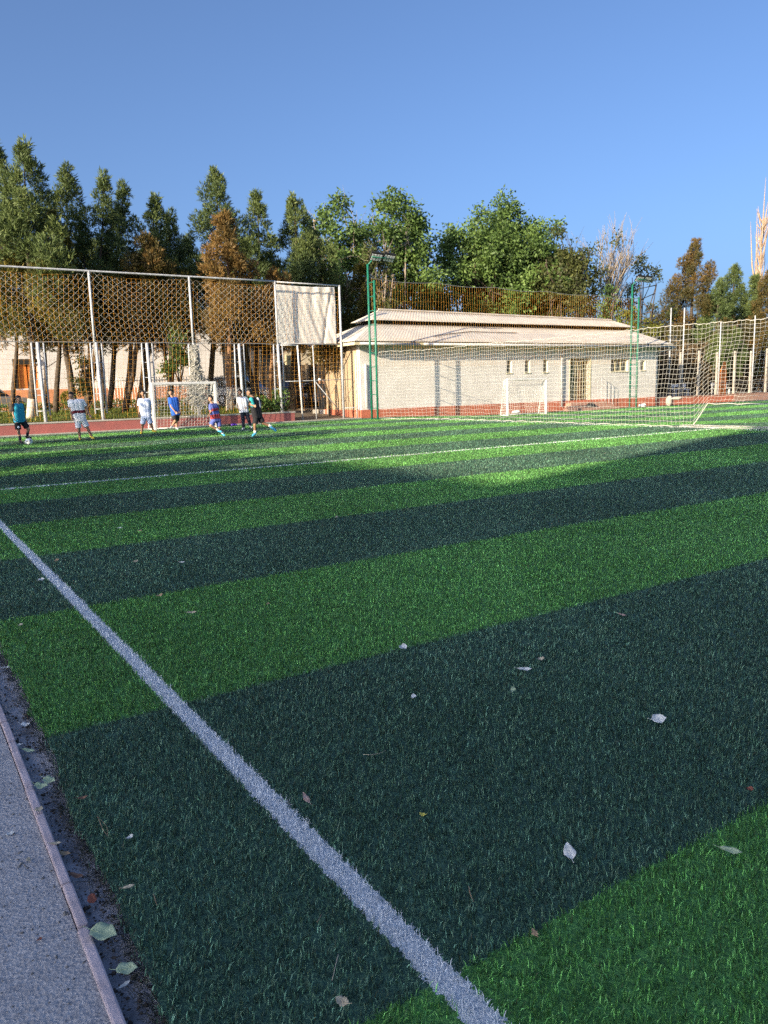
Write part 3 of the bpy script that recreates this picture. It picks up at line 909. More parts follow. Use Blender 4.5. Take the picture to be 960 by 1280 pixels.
t = thing('orange_net', 'tall thin orange netting strung between the two green towers', 'net', w(32, 30, 2.6))
a, b = grid_net(tower_net, 126, 10)
strand_obj('netting', a, b, .0026, M['net_orange'], t)
mb = MB(); ss = np.linspace(0, 1, 40); P = tower_net(ss, np.ones(40)); mb.tube(P, .012, 5); mb.build('top_rope', M['net_grey'], t)

# ------------------------------------------------------------------ side net along the right touchline
def side_line(s):
    u = 8 + 23.85 * s
    v = 22.0 - 1.75 * np.clip((u - 29.3) / 2.6, 0, 1)
    return u, v


def side_net(s, tt):
    u, v = side_line(s)
    zt = 3.26 + .035 * np.abs(np.cos(u * np.pi / .3)) - .05 * np.sin(np.pi * np.mod((u - 8) / 9, 1)) - .25 * np.clip((u - 28) / 4, 0, 1) * 0
    zb = .02 + .74 * np.clip((15.4 - u) / .55, 0, 1)
    z = zb + (zt - zb) * tt
    bulge = -.55 * np.sin(np.pi * np.minimum(tt * 1.25, 1)) ** 1.5 * (.45 + .25 * np.sin(u * .8)) * (tt < .8)
    du = (-.45 * (1 - tt) ** 2 * np.clip((17.5 - u) / 5, 0, 1.3)) + .06 * np.sin(tt * 9 + u * 1.3) * (1 - tt)
    return wn(np.stack([u - du * 1.0, v + bulge * .35 + .03 * np.sin(u * 6 + tt * 4), z + .015 * np.sin(u * 7.3)], -1))


t = thing('side_net', 'long sagging white net along the far touchline, its hem on the grass', 'net', w(20, 22, 0))
a, b = grid_net(side_net, 160, 22)
strand_obj('netting', a, b, .0043, M['net_white'], t)
mb = MB(); ss = np.linspace(0, 1, 480); mb.tube(side_net(ss, np.ones(480)), .008, 4); mb.build('top_rope', M['net_white'], t)
mb = MB(); ss = np.linspace(0, 1, 120); mb.tube(side_net(ss, np.zeros(120)), .014, 5); mb.build('hem_rope', M['net_white'], t)
def slack(s, tt):
    u = 8.5 + 7.2 * s; v = 21.55 + .75 * tt + .1 * np.sin(u * 2)
    return wn(np.stack([u + .1 * np.sin(tt * 6), v, .045 + .05 * np.abs(np.sin(u * 3 + tt * 5)) * np.sin(tt * 3.14)], -1))


a, b = grid_net(slack, 60, 8); strand_obj('slack_netting', a, b, .005, M['net_white'], t)
mb = MB(); mb.tube(slack(np.linspace(0, 1, 40), np.zeros(40)), .010, 5); mb.build('hem_rope', M['net_white'], t)

# ------------------------------------------------------------------ long white building
B_U0, B_U1, B_V0, B_V1 = 34.0, 38.0, 20.7, 44.05
t = thing('utility_building', 'long low white building with red base and corrugated hipped roof', 'building', w(36, 32.4, -.2))
mb = MB()
# front wall with real openings
ops = [(30.62, 31.02, 2.17, 2.92), (32.06, 32.46, 2.17, 2.92), (33.52, 33.92, 2.17, 2.92), (35.80, 37.55, .42, 2.95), (39.5, 41.1, 2.15, 2.92), (42.35, 42.85, 2.2, 2.85)]
vv = B_V0
WT = .3
for (a0, a1, z0, z1) in ops:
    mb.ubox(B_U0, B_U0 + WT, vv, a0, .42, 3.95)
    if z0 > .5: mb.ubox(B_U0, B_U0 + WT, a0, a1, .42, z0)
    mb.ubox(B_U0, B_U0 + WT, a0, a1, z1, 3.95)
    vv = a1
mb.ubox(B_U0, B_U0 + WT, vv, B_V1, .42, 3.95)
mb.ubox(B_U0 + WT, B_U1, B_V1 - WT, B_V1, .42, 3.95)
mb.ubox(B_U1 - WT, B_U1, B_V0 + WT, B_V1 - WT, .42, 3.95)
mb.build('wall', M['white_wall'], t)
mb = MB(); mb.ubox(B_U0 + WT, B_U1 - WT, B_V0, B_V0 + WT, .42, 3.95); mb.build('side_wall', M['cream_wall'], t)
mb = MB(); mb.ubox(B_U0 + 1.2, B_U0 + 1.25, B_V0 + WT, B_V1 - WT, .3, 3.9); mb.build('inner_wall', M['frame_cream'], t)
mb = MB(); mb.ubox(B_U0 - .03, B_U1 + .02, B_V0 - .03, B_V1 + .03, -.35, .42); mb.build('plinth', M['red_plinth'], t)
# corrugated roof slopes
E_U0, E_U1, E_V0, E_V1, E_Z = 33.3, 38.7, 20.0, 44.8, 3.86
RG_U = 36.0
def corr_slope(mb, fn, n_w, n_h, amp=.035, per=.2, length=1.0):
    """fn(s,t)->point,  waves run along s"""
    s = np.linspace(0, 1, n_w); q = np.linspace(0, 1, n_h); SS, TT = np.meshgrid(s, q, indexing='ij')
    P = fn(SS, TT); P = P.copy(); P[..., 2] += amp * np.cos(SS * length / per * 2 * np.pi)
    mb.grid(wn(P))


mb = MB(); sl = E_V1 - E_V0
UP_U0, UP_U1, UP_V0, UP_V1, UP_Z = 35.25, 36.75, 22.35, 42.6, 4.90
def lerp(a, b, f): return a * (1 - f) + b * f
def hip(E0, E1, P0, P1):
    E0, E1, P0, P1 = map(np.array, (E0, E1, P0, P1))
    return lambda s, q: (E0 * (1 - s[..., None]) + E1 * s[..., None]) * (1 - q[..., None]) + (P0 * (1 - s[..., None]) + P1 * s[..., None]) * q[..., None]


cE = [(E_U0, E_V0, E_Z), (E_U0, E_V1, E_Z), (E_U1, E_V1, E_Z), (E_U1, E_V0, E_Z)]
cU = [(UP_U0, UP_V0, UP_Z), (UP_U0, UP_V1, UP_Z), (UP_U1, UP_V1, UP_Z), (UP_U1, UP_V0, UP_Z)]
for i in range(4):
    j = (i + 1) % 4
    L_ = math.dist(cE[i], cE[j]); nw = int(L_ / .2 * 6)
    corr_slope(mb, hip(cE[i], cE[j], cU[i], cU[j]), nw, 5, .005, .2, L_)
rf = mb.build('roof', M['roof'], t, smooth=True)
so = rf.modifiers.new('thick', 'SOLIDIFY'); so.thickness = .02
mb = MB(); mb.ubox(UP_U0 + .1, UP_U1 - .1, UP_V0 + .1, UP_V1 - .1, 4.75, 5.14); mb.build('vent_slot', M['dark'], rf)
mb = MB()
k0, k1 = 34.95, 37.05
cV = [(k0, 22.05, 5.06), (k0, 43.0, 5.06), (k1, 43.0, 5.06), (k1, 22.05, 5.06)]
cT = [(36.0, 23.2, 5.68), (36.0, 41.75, 5.56), (36.0, 41.75, 5.56), (36.0, 23.2, 5.68)]
for i in range(4):
    j = (i + 1) % 4; L_ = math.dist(cV[i], cV[j]); nw = int(L_ / .2 * 6)
    corr_slope(mb, hip(cV[i], cV[j], cT[i], cT[j]), nw, 4, .006, .2, L_)
vr = mb.build('vent_roof', M['roof'], rf, smooth=True); so = vr.modifiers.new('thick', 'SOLIDIFY'); so.thickness = .02
mb = MB(); mb.tube([w(36, 23.2, 5.72), w(36, 41.75, 5.60)], .05, 6); mb.build('ridge_cap', M['roof'], rf)
# curled repair sheet on the slope
mb = MB()
P = [w(33.75, 25.2, 4.16), w(34.1, 26.6, 4.34), w(34.4, 28.2, 4.50), w(34.36, 30.2, 4.49), w(34.33, 31.7, 4.48)]
mb.tube(P, .02, 5); mb.build('sheet_edge', M['black_metal'], rf)
# eave boards, gutter and downpipes
mb = MB(); mb.ubox(E_U0 + .02, E_U0 + .06, E_V0 + .02, E_V1 - .02, 3.66, 3.80); mb.ubox(E_U0 + .06, E_U1 - .06, E_V0 + .02, E_V0 + .06, 3.66, 3.80); mb.build('fascia', M['frame_cream'], t)
mb = MB(); mb.ubox(E_U0 + .06, E_U1 - .1, E_V0 + .06, E_V1 - .06, 3.74, 3.77); mb.build('soffit', M['concrete'], t)
mb = MB()
for (a0, a1) in ((20.3, 23.9), (24.2, 44.7)):
    mb.tube([w(E_U0 - .06, a0, 3.72), w(E_U0 - .06, a1, 3.70)], .065, 8)
mb.build('gutter', M['old_white'], t, smooth=True)
for v, cx in ((35.0, .5), (43.9, 1.0)):
    mb = MB(); mb.tube([w(E_U0 - .05, v + cx, 3.66), w(B_U0 - .12, v + .08, 3.35), w(B_U0 - .10, v, 3.2), w(B_U0 - .10, v, .1)], .055, 8); mb.build('downpipe', M['old_white'], t, smooth=True)
mb = MB(); mb.tube([w(B_U0 - .10, 20.95, 2.75), w(B_U0 - .10, 20.95, .5)], .05, 8); mb.build('downpipe', M['white_paint'], t, smooth=True)
for i, (a0, a1, z0, z1) in enumerate(ops):
    if i == 3: continue
    mbf = MB(); f = .05
    mbf.ubox(B_U0 + .12, B_U0 + .20, a0 + .003, a0 + f, z0 + .003, z1 - .003); mbf.ubox(B_U0 + .12, B_U0 + .20, a1 - f, a1 - .003, z0 + .003, z1 - .003)
    mbf.ubox(B_U0 + .12, B_U0 + .20, a0 + f, a1 - f, z0 + .003, z0 + f); mbf.ubox(B_U0 + .12, B_U0 + .20, a0 + f, a1 - f, z1 - f, z1 - .003)
    if a1 - a0 > 1:
        for q in (1 / 3, 2 / 3):
            c = a0 + (a1 - a0) * q; mbf.ubox(B_U0 + .12, B_U0 + .20, c - .03, c + .03, z0 + f, z1 - f)
    wf = mbf.build('window', M['frame_cream'], t)
    mbg = MB(); mbg.ubox(B_U0 + .15, B_U0 + .165, a0 + f, a1 - f, z0 + f, z1 - f); mbg.build('pane', M['glass'], wf)
    mbs = MB(); mbs.ubox(B_U0 - .04, B_U0 + .12, a0 - .04, a1 + .04, z0 - .05, z0 - .002); mbs.build('sill', M['frame_cream'], wf)
a0, a1, z0, z1 = ops[3]
mb = MB(); mb.ubox(B_U0 - .02, B_U0 + .31, a0 - .06, a0, .42, z1 + .06); mb.ubox(B_U0 - .02, B_U0 + .31, a1, a1 + .10, .42, z1 + .06); mb.ubox(B_U0 - .02, B_U0 + .31, a0, a1, z1, z1 + .06)
dr = mb.build('door_frame', M['frame_cream'], t)
mb = MB(); mb.ubox(B_U0 + .22, B_U0 + .27, a0 + .02, a0 + .62, .44, z1 - .02); mb.build('door', pmat('green_door', (.10, .12, .055), (.06, .08, .04), 3, .6), dr)
mb = MB(); mb.ubox(B_U0 + .24, B_U0 + .28, a0 + .95, a0 + 1.25, .44, 2.3); mb.build('inner_door', M['bark_warm'], dr)
mb = MB()
for k in range(8):
    c = a0 + .1 + k * (a1 - a0 - .2) / 7; mb.tube([w(B_U0 + .10, c, .45), w(B_U0 + .10, c, z1 - .02)], .012, 5)
for k in range(6):
    z = .7 + k * .42; mb.tube([w(B_U0 + .10, a0 + .02, z), w(B_U0 + .10, a1 - .02, z)], .012, 5)
mb.build('grille', M['frame_cream'], dr)
mb = MB(); mb.ubox(33.55, 33.96, 35.4, 38.6, -.3, .28); mb.ubox(33.15, 33.55, 34.9, 38.9, -.3, .12); mb.ubox(32.8, 33.15, 34.4, 39.0, -.3, -.02); mb.build('steps', M['pink_wall'], t, bevel=.01)
mb = MB()
for k, v in enumerate((38.3, 38.65, 39.0, 39.35)):
    mb.tube([w(33.7, v, .1), w(33.7, v, 1.75 - k * .16)], .014, 5)
mb.tube([w(33.7, 38.25, 1.8), w(33.7, 39.4, 1.25)], .016, 5)
mb.build('handrail', M['old_white'], t)

# ------------------------------------------------------------------ goals
def goal(label, u, v0, v1, z0, hgt=2.0, depth=1.1):
    t = thing('football_goal', label, 'goal', w(u, (v0 + v1) / 2, z0), 'small white football goals')
    s = .05
    for v in (v0, v1):
        mb = MB(); mb.ubox(u - s, u + s, v - s, v + s, z0, z0 + hgt - .1); mb.build('goalpost', M['white_paint'], t, bevel=.01)
    mb = MB(); mb.ubox(u - s, u + s, v0 - s, v1 + s, z0 + hgt - .1, z0 + hgt); mb.build('crossbar', M['white_paint'], t, bevel=.01)
    for v in (v0, v1):
        mb = MB(); mb.tube([w(u + .05, v, z0 + hgt - .05), w(u + depth * .4, v, z0 + hgt - .08), w(u + depth, v, z0 + .03), w(u, v, z0 + .03)], .022, 6); mb.build('stanchion', M['white_paint'], t, smooth=True)
    mb = MB(); mb.tube([w(u + depth, v0, z0 + .03), w(u + depth, v1, z0 + .03)], .025, 6); mb.build('ground_bar', M['white_paint'], t, smooth=True)
    def back(a, q):
        v = v0 + (v1 - v0) * a
        uu = np.where(q < .25, u + .06 + (depth * .4) * q / .25, u + .06 + depth * .4 + (depth * .6 - .06) * (q - .25) / .75); z = np.where(q < .25, hgt - .06 - .04 * q, (hgt - .08) * (1 - (q - .25) / .75) + .03)
        return wn(np.stack([uu + .05 * np.sin(a * 9) * q, v, z0 + z - .05 * np.sin(a * 3.14) * (q < .5)], -1))
    a_, b_ = grid_net(back, int((v1 - v0) / .13), 20)
    P0 = [a_]; P1 = [b_]
    for vv_ in (v0, v1):
        def sd(a, q):
            z = .04 + (hgt - .12) * q; dmax = depth * .4 + depth * .58 * (1 - q)
            return wn(np.stack([u + .05 + dmax * a, np.full_like(a, vv_), z0 + z], -1))
        c, d = grid_net(sd, 8, 15); P0.append(c); P1.append(d)
    strand_obj('goal_net', np.concatenate(P0), np.concatenate(P1), .006, M['net_goal'], t)


goal('white football goal guarded by the boys, in front of the red wall', 32.65, 9.65, 12.4, 0.0, depth=1.0)
goal('small white football goal standing against the white building', 31.4, 28.35, 31.2, -.17, depth=.6)

# ------------------------------------------------------------------ right-hand fence
t = thing('post_fence', 'fence of pale concrete posts and taller pipes right of the building', 'fence', w(36, 54, .2))
for v, h in ((49.3, 3.5), (51.45, 3.6), (53.7, 3.5), (55.95, 3.6), (58.1, 3.6), (60.3, 3.8), (62.5, 3.7), (64.7, 3.7), (67, 3.7)):
    mb = MB(); mb.ubox(35.93, 36.07, v - .09, v + .09, .1, h); mb.build('post', M['post_conc'], t, bevel=.015)
for v, h in ((47.75, 6.55), (49.25, 6.6), (53.65, 5.7), (58.05, 6.3), (63.0, 6.3)):
    mb = MB(); mb.tube([w(35.8, v, .1), w(35.8, v, h)], .045, 8); mb.build('tall_post', M['old_white'], t, smooth=True)
mb = MB()
for z in (1.2, 2.3, 3.4): mb.tube([w(35.9, 46.5, z), w(35.9, 70, z)], .012, 5)
mb.tube([w(35.8, 47.75, 5.5), w(35.8, 66, 5.6)], .012, 5)
mb.build('wire', M['net_grey'], t)
t = thing('orange_gate', 'narrow orange gate leaf between pale posts of the right fence', 'gate', w(36.6, 55.2, .2))
mb = MB(); mb.ubox(36.55, 36.62, 54.75, 55.75, .2, 2.05); mb.add([w(36.55, 55.05, 2.05), w(36.55, 55.75, 2.05), w(36.55, 55.6, 2.8), w(36.55, 55.4, 2.8), w(36.62, 55.05, 2.05), w(36.62, 55.75, 2.05), w(36.62, 55.6, 2.8), w(36.62, 55.4, 2.8)], [(0, 1, 2, 3), (7, 6, 5, 4), (1, 5, 6, 2), (2, 6, 7, 3), (3, 7, 4, 0)])
mb.build('leaf_panel', M['orange_door'], t)
mb = MB(); mb.ubox(36.50, 36.55, 54.75, 54.83, .2, 2.05); mb.ubox(36.50, 36.55, 54.83, 55.75, 1.1, 1.18); mb.build('frame', M['orange_door'], t)
for (x0, x1, lab) in ((51.4, 53.2, 'low white bench behind the concrete post fence, nearer the building'), (56.4, 58.6, 'low white bench behind the concrete post fence, right of the orange gate')):
    t = thing('bench', lab, 'bench', w(38.0, (x0 + x1) / 2, .2), 'white benches behind the fence')
    mb = MB(); mb.ubox(37.9, 38.3, x0, x1, .72, .78); mb.build('seat', M['white_paint'], t)
    mb = MB(); mb.ubox(38.3, 38.35, x0, x1, .95, 1.2); mb.build('backrest', M['white_paint'], t)
    for x in (x0 + .1, x1 - .2):
        mb = MB(); mb.ubox(37.95, 38.04, x, x + .1, .0, .72); mb.build('leg', M['white_paint'], t)
        mb = MB(); mb.ubox(38.24, 38.30, x, x + .1, .0, 1.1); mb.build('leg', M['white_paint'], t)

# ------------------------------------------------------------------ background buildings (left)
t = thing('school_building', 'white building with orange base and orange shutters behind the pines', 'building', w(56, 6, .7))
ow = (7.75, 9.0, 2.1, 3.65)
mb = MB()
mb.ubox(56, 56.3, -20, ow[0], 2.0, 7); mb.ubox(56, 56.3, ow[1], 22.0, 2.0, 7); mb.ubox(56, 56.3, ow[0], ow[1], 2.0, ow[2]); mb.ubox(56, 56.3, ow[0], ow[1], ow[3], 7)
mb.ubox(56.3, 66, 21.7, 22.0, 2.0, 7); mb.ubox(56.3, 66, -20, -19.7, 2, 7); mb.ubox(65.7, 66, -19.7, 21.7, 2, 7)
mb.build('wall', M['white_wall'], t)
mb = MB(); mb.ubox(55.95, 66.05, -20.05, 22.05, .5, 2.0); mb.build('plinth', pmat('orange_plinth', (.55, .24, .12), (.46, .20, .10), 2, .85), t)
mb = MB(); mb.ubox(55.6, 66.4, -20.4, 22.4, 7.0, 7.25); mb.build('roof', M['roof'], t)
mb = MB(); mb.ubox(55.9, 55.98, ow[0] - .2, ow[1] + .15, ow[3], ow[3] + .35); mb.ubox(55.9, 55.98, ow[0] - .2, ow[0], ow[2], ow[3])
fr = mb.build('window', M['dark'], t)
mb = MB(); mb.ubox(56.05, 56.12, ow[0], ow[0] + .6, ow[2], ow[3]); mb.ubox(56.05, 56.12, ow[0] + .68, ow[1], ow[2], ow[3]); mb.build('shutter', M['orange_door'], fr)
t = thing('block_building', 'plain beige building with small windows behind the parked cars', 'building', w(60, 30, .7))
mb = MB(); mb.ubox(58, 68, 22.8, 46, .5, 6.2); mb.build('wall', pmat('beige_wall', (.60, .53, .40), (.52, .45, .33), .8, .9), t)
mb = MB(); mb.ubox(57.7, 68.3, 22.5, 46.3, 6.2, 6.45); mb.build('roof', M['roof'], t)
for v in (23.6, 25.9, 28.2):
    mb = MB(); mb.ubox(57.93, 57.998, v, v + 1.2, 2.9, 4.4); wd = mb.build('window', M['frame_cream'], t)
    mb = MB(); mb.ubox(57.90, 57.93, v + .08, v + 1.12, 2.98, 4.32); mb.build('pane', M['glass'], wd)
t = thing('yard_wall', 'sunlit cream yard wall of tall panels behind the cars', 'wall', w(52, 30, .7))
mb = MB()
for k in range(9):
    v = 23.2 + k * 1.9; mb.ubox(52, 52.15, v, v + 1.86, .6, 3.35)
mb.build('panel', M['cream_wall'], t)
mb = MB()
for k in range(10):
    v = 23.2 + k * 1.9; mb.ubox(51.9, 52.2, v - .09, v + .09, .6, 3.45)
mb.build('pier', M['cream_wall'], t)
t = thing('iron_fence', 'white vertical bar fence behind the goal and tree trunks', 'fence', w(47.5, 14, .7))
mb = MB(); v = 10.6
while v < 20.5:
    mb.tube([w(47.5, v, .7), w(47.5, v, 2.55)], .022, 5); v += .17
mb.build('bars', M['white_paint'], t)
mb = MB(); mb.tube([w(47.5, 10.5, 1.0), w(47.5, 20.6, 1.0)], .03, 5); mb.tube([w(47.5, 10.5, 2.35), w(47.5, 20.6, 2.35)], .03, 5); mb.build('rail', M['white_paint'], t)
# low hedge in front of the building
def hedge(label, u0, u1, v0, v1, z0, z1, n, mat, name='hedge', lf=.09, cat='hedge', wob=.12):
    t = thing(name, label, cat, w((u0 + u1) / 2, (v0 + v1) / 2, z0))
    R = np.random.default_rng(int(abs(v0 * 31 + n)))
    C = np.stack([R.uniform(u0, u1, n), R.uniform(v0, v1, n), z0 + (z1 - z0) * R.random(n) ** .7], -1)
    C[:, 2] += wob * np.sin(C[:, 1] * 2.3) * (C[:, 2] - z0) + wob * np.sin(C[:, 1] * 6.1 + 1) * (C[:, 2] - z0) * .6
    D = R.normal(size=(n, 3)) + np.array([0, 0, .5]); D /= np.linalg.norm(D, axis=1, keepdims=True)
    foliage_obj('foliage', wn(C), D, lf * R.uniform(.8, 1.8, n), lf * .3, .5 + R.normal(0, .2, n) + .15 * np.sin(C[:, 1] * 3), mat, t)
    mb = MB()
    for k in range(max(3, int((v1 - v0) * 1.2))):
        v = R.uniform(v0, v1); u = R.uniform(u0, u1); mb.tube([w(u, v, z0 - .1), w(u + R.normal(0, .1), v + R.normal(0, .1), z0 + (z1 - z0) * .8)], [.03, .008], 5)
    mb.build('stems', M['bark'], t)


hedge('low clipped dark green hedge along the back of the lawn', 45.4, 46.3, -8, 16.2, .7, 1.18, 9000, MLEAF, lf=.10)
hedge('tall dry brown brush behind the fence at the right', 38.5, 41.5, 45.5, 74, .2, 4.0, 26000, MBRUSH, 'dry_brush', .22, 'brush', .1)
hedge('bushy green shrub growing at the end of the red wall', 34.35, 35.4, 14.9, 16.9, .4, 1.35, 1500, MLEAF, 'shrub', .13, 'shrub', .3)
hedge('dark undergrowth between the building roof and the big trees', 42, 45, 30, 62, .4, 3.0, 14000, MLEAF_O, 'undergrowth', .26, 'shrub', .25)
t = thing('round_bush', 'small clipped round bush before the orange plinth', 'bush', w(46.6, 9.0, .7))
nb = 900; R = np.random.default_rng(5); o = R.normal(size=(nb, 3)); o /= np.linalg.norm(o, axis=1, keepdims=True)
foliage_obj('foliage', np.array(w(46.6, 8.95, 1.42)) + o * .36 * R.random((nb, 1)) ** .3, o, .1, .03, .6 + R.normal(0, .2, nb), MLEAF_Y, t)
mb = MB(); mb.tube([w(46.6, 8.95, .5), w(46.6, 8.95, 1.4)], [.05, .02], 6); mb.build('stem', M['bark'], t)

# ------------------------------------------------------------------ cars
def car(label, u, v, z, heading, L, W, Hh, mat, name, suv=False):
    """heading: angle of the bonnet direction in the u/v plane (0 = +v)"""
    root = thing(name, label, 'car', w(u, v, z), 'cars parked behind the pines')
    hu, hv = math.sin(heading), math.cos(heading)
    def P(a, b, c):  # a along car, b across, c up
        return w(u + hu * a + hv * b, v + hv * a - hu * b, z + c)
    gl = .28 if not suv else .34
    belt = Hh * .60
    prof = [(-L * .5, gl + .1), (-L * .5, belt * .96), (-L * .47, belt * 1.03), (L * .16, belt * 1.0), (L * .40, belt * .90), (L * .485, belt * .78), (L * .5, gl + .15), (L * .47, gl), (-L * .47, gl)]
    mb = MB(); n = len(prof)
    rows = []
    for b, k in ((-W / 2, .97), (-W / 2 * .93, 1.0), (W / 2 * .93, 1.0), (W / 2, .97)):
        rows.append([P(a * k, b, (c - gl) * (1 if abs(b) < W / 2 * .95 else .96) + gl) for a, c in prof])
    V = [p for r in rows for p in r]; Fc = []
    for i in range(3):
        for k in range(n):
            k2 = (k + 1) % n; Fc.append((i * n + k, i * n + k2, (i + 1) * n + k2, (i + 1) * n + k))
    Fc.append(tuple(range(n - 1, -1, -1))); Fc.append(tuple(3 * n + k for k in range(n)))
    mb.add(V, Fc); mb.build('body', mat, root, bevel=.03)
    rear = -L * (.46 if suv else .36)
    cab = [(rear, belt * 1.0), (rear + (.12 if suv else .55), Hh * .985), (-L * .05, Hh), (L * .04, Hh * .97), (L * .20, belt * 1.0)]
    mb = MB(); k = .80
    V = [P(a, -W / 2 * (.92 if c < belt * 1.1 else k), c) for a, c in cab] + [P(a, W / 2 * (.92 if c < belt * 1.1 else k), c) for a, c in cab]
    m_ = len(cab)
    mb.add(V, [(i, i + 1, m_ + i + 1, m_ + i) for i in range(m_ - 1)] + [tuple(range(m_ - 1, -1, -1)), tuple(range(m_, 2 * m_))])
    mb.build('windows', M['car_glass'], root)
    mb = MB(); V = [P(a, b * W / 2 * (k + .01), c + .012) for b in (-1, 1) for a, c in cab[1:4]]
    V += [(p[0], p[1], p[2] + .035) for p in V]
    mb.add(V, [(0, 1, 4, 3), (1, 2, 5, 4), (6, 9, 10, 7), (7, 10, 11, 8), (0, 3, 9, 6), (2, 8, 11, 5), (0, 6, 7, 1), (1, 7, 8, 2), (3, 4, 10, 9), (4, 5, 11, 10)])
    mb.build('roof', mat, root)
    mb = MB()
    for b in (-1, 1):
        for i, j in ((0, 1), (3, 4)):
            (a0, c0), (a1, c1) = cab[i], cab[j]
            mb.tube([P(a0, b * W / 2 * .925, c0), P(a1, b * W / 2 * (k + .012), c1)], .035, 5)
        mb.tube([P(-L * .10, b * W / 2 * .925, belt), P(-L * .09, b * W / 2 * (k + .012), Hh * .99)], .03, 5)
    mb.build('pillars', mat, root)
    for a in (-L * .31, L * .31):
        for b in (-1, 1):
            mb = MB(); c0 = P(a, b * (W / 2 - .20), .33); c1 = P(a, b * (W / 2 + .01), .33); mb.tube([c0, c1], .33, 18); wh = mb.build('wheel', M['tyre'], root)
            mb = MB(); mb.tube([P(a, b * (W / 2 + .005), .33), P(a, b * (W / 2 + .025), .33)], .2, 12); mb.build('rim', M['rim'], wh)
    for b in (-1, 1):
        mb = MB(); mb.ball(P(L * .475, b * W * .36, belt * .74), (.13, .16, .09)); mb.build('headlight', M['lamp_lens'], root, smooth=True)
    mb = MB(); C = [P(L * .49, -W * .24, gl + .22), P(L * .49, W * .24, gl + .22), P(L * .505, W * .24, gl + .22), P(L * .505, -W * .24, gl + .22)]
    mb.hexa(C + [(p[0], p[1], p[2] + .2) for p in C]); mb.build('grille', M['black_metal'], root)
    if suv:
        mb = MB()
        for b in (-.33, .33): mb.tube([P(-L * .36, b * W, Hh + .07), P(0, b * W, Hh + .07)], .025, 5)
        mb.build('roof_rail', M['black_metal'], root)


def at_px(px, py, z): return to_uv(gp(px, py, z))


car('silver off-road car with roof rails parked behind the pale tree trunk', 47.6, 20.3, .70, math.radians(-50), 4.5, 1.85, 1.78, M['silver_body'], 'parked_car', True)
car('dark saloon car parked behind the two boys at the right', 48.6, 24.0, .70, math.radians(200), 4.5, 1.75, 1.45, M['dark_body'], 'parked_car')
car('pale saloon car half hidden by trunks under the banner', 45.0, 23.6, .45, math.radians(10), 4.3, 1.72, 1.42, M['white_body'], 'parked_car')
car('grey car parked at the left edge of the photo behind the lawn', 48.5, 5.2, .70, math.radians(5), 4.3, 1.75, 1.5, M['grey_body'], 'parked_car')

# ------------------------------------------------------------------ pines at the left
GZ = lambda u: .42 + .30 * min(max((u - 35.5) / 8, 0), 1)


def pine_at(px, depth_u, ytop, label, xtop=None, **kw):
    # base where the line of sight through px meets the row at distance depth_u along u
    a = ray(px, 508); du, dv = to_uv(a); tt = depth_u / du
    v = dv * tt
    z0 = GZ(depth_u) if depth_u < 46 else .7
    b = w(depth_u, v, z0)
    xt = px if xtop is None else xtop
    y0 = b[1]
    top = far(xt, ytop, y0)
    return pine(label, b, top[2] - z0, lean=(top[0] - b[0], 0), **kw)


pine_at(-14, 41, 190, 'tall dark pine cut by the left edge of the photo', xtop=-8, crown0=3.6, radius=2.3, seed=11, lower=(MPINE_Y, .45))
pine_at(36, 39, 184, 'tallest pine at far left, with a slanting pale-footed trunk', xtop=28, crown0=3.4, radius=2.0, seed=12, wash=.9, lower=(MPINE_Y, .42), bare_limbs=4)
pine_at(12, 44, 262, 'thin dark pine with rusty lower foliage near the grey car', crown0=3.2, radius=1.9, seed=13, mat=MPINE_O, trunk_r=.11)
pine_at(68, 43, 213, 'broad-topped pine with a straight thin trunk left of the whitish boy', xtop=82, crown0=3.3, radius=2.2, seed=14, trunk_r=.12, lower=(MPINE_Y, .45))
pine_at(94, 40, 268, 'yellow-green pine with a strongly leaning trunk behind the white-shirted boy', xtop=60, crown0=3.8, radius=1.8, seed=15, trunk_r=.15, mat=MPINE_Y)
pine_at(103, 42, 222, 'slim dark pine whose narrow top stands free against the sky', xtop=127, crown0=3.4, radius=1.35, seed=16, trunk_r=.14, fork=True, lower=(MPINE_Y, .3))
pine_at(133, 44, 233, 'narrow pine with a forked leafy top next to the slim dark pine', xtop=160, crown0=3.3, radius=1.6, seed=17, trunk_r=.13, lower=(MPINE_O, .5))
pine_at(153, 40.5, 296, 'shorter yellowish pine with a V-shaped double trunk', xtop=175, crown0=3.6, radius=1.9, seed=18, fork=True, trunk_r=.14, mat=MPINE_O)
pine_at(173, 43, 250, 'pine with a stout straight trunk left of the goalpost', xtop=190, crown0=3.4, radius=1.5, seed=19, trunk_r=.2, lower=(MPINE_Y, .4))
pine_at(209, 45, 270, 'small-topped pine with a reddish trunk behind the goal net', xtop=214, crown0=3.3, radius=1.6, seed=20, trunk_r=.17, trunk_mat=M['bark_warm'])
pine_at(218, 40, 312, 'short rusty pine behind the goal with foliage mostly below the rail', xtop=196, crown0=3.2, radius=1.9, seed=21, mat=MPINE_Y, trunk_r=.1)
pine_at(262, 43, 216, 'tallest pine in the middle of the row, above the brown one', xtop=267, crown0=3.3, radius=2.35, seed=22, trunk_r=.15, lower=(MPINE_Y, .35))
pine_at(287, 38.5, 270, 'dead-brown conical pine with a limewashed trunk foot', xtop=281, crown0=3.4, radius=1.75, seed=23, mat=MPINE_B, trunk_mat=M['bark_warm'], wash=1.25, trunk_r=.15, dens=1.1)
pine_at(320, 42, 246, 'double-topped bluish pine right of the brown pine', xtop=321, crown0=3.6, radius=1.6, seed=24, fork=True, trunk_r=.16)
pine_at(338, 39, 340, 'low orange-brown pine beside the banner post', xtop=338, crown0=3.0, radius=1.7, seed=25, mat=MPINE_B, trunk_mat=M['bark_warm'], trunk_r=.12)
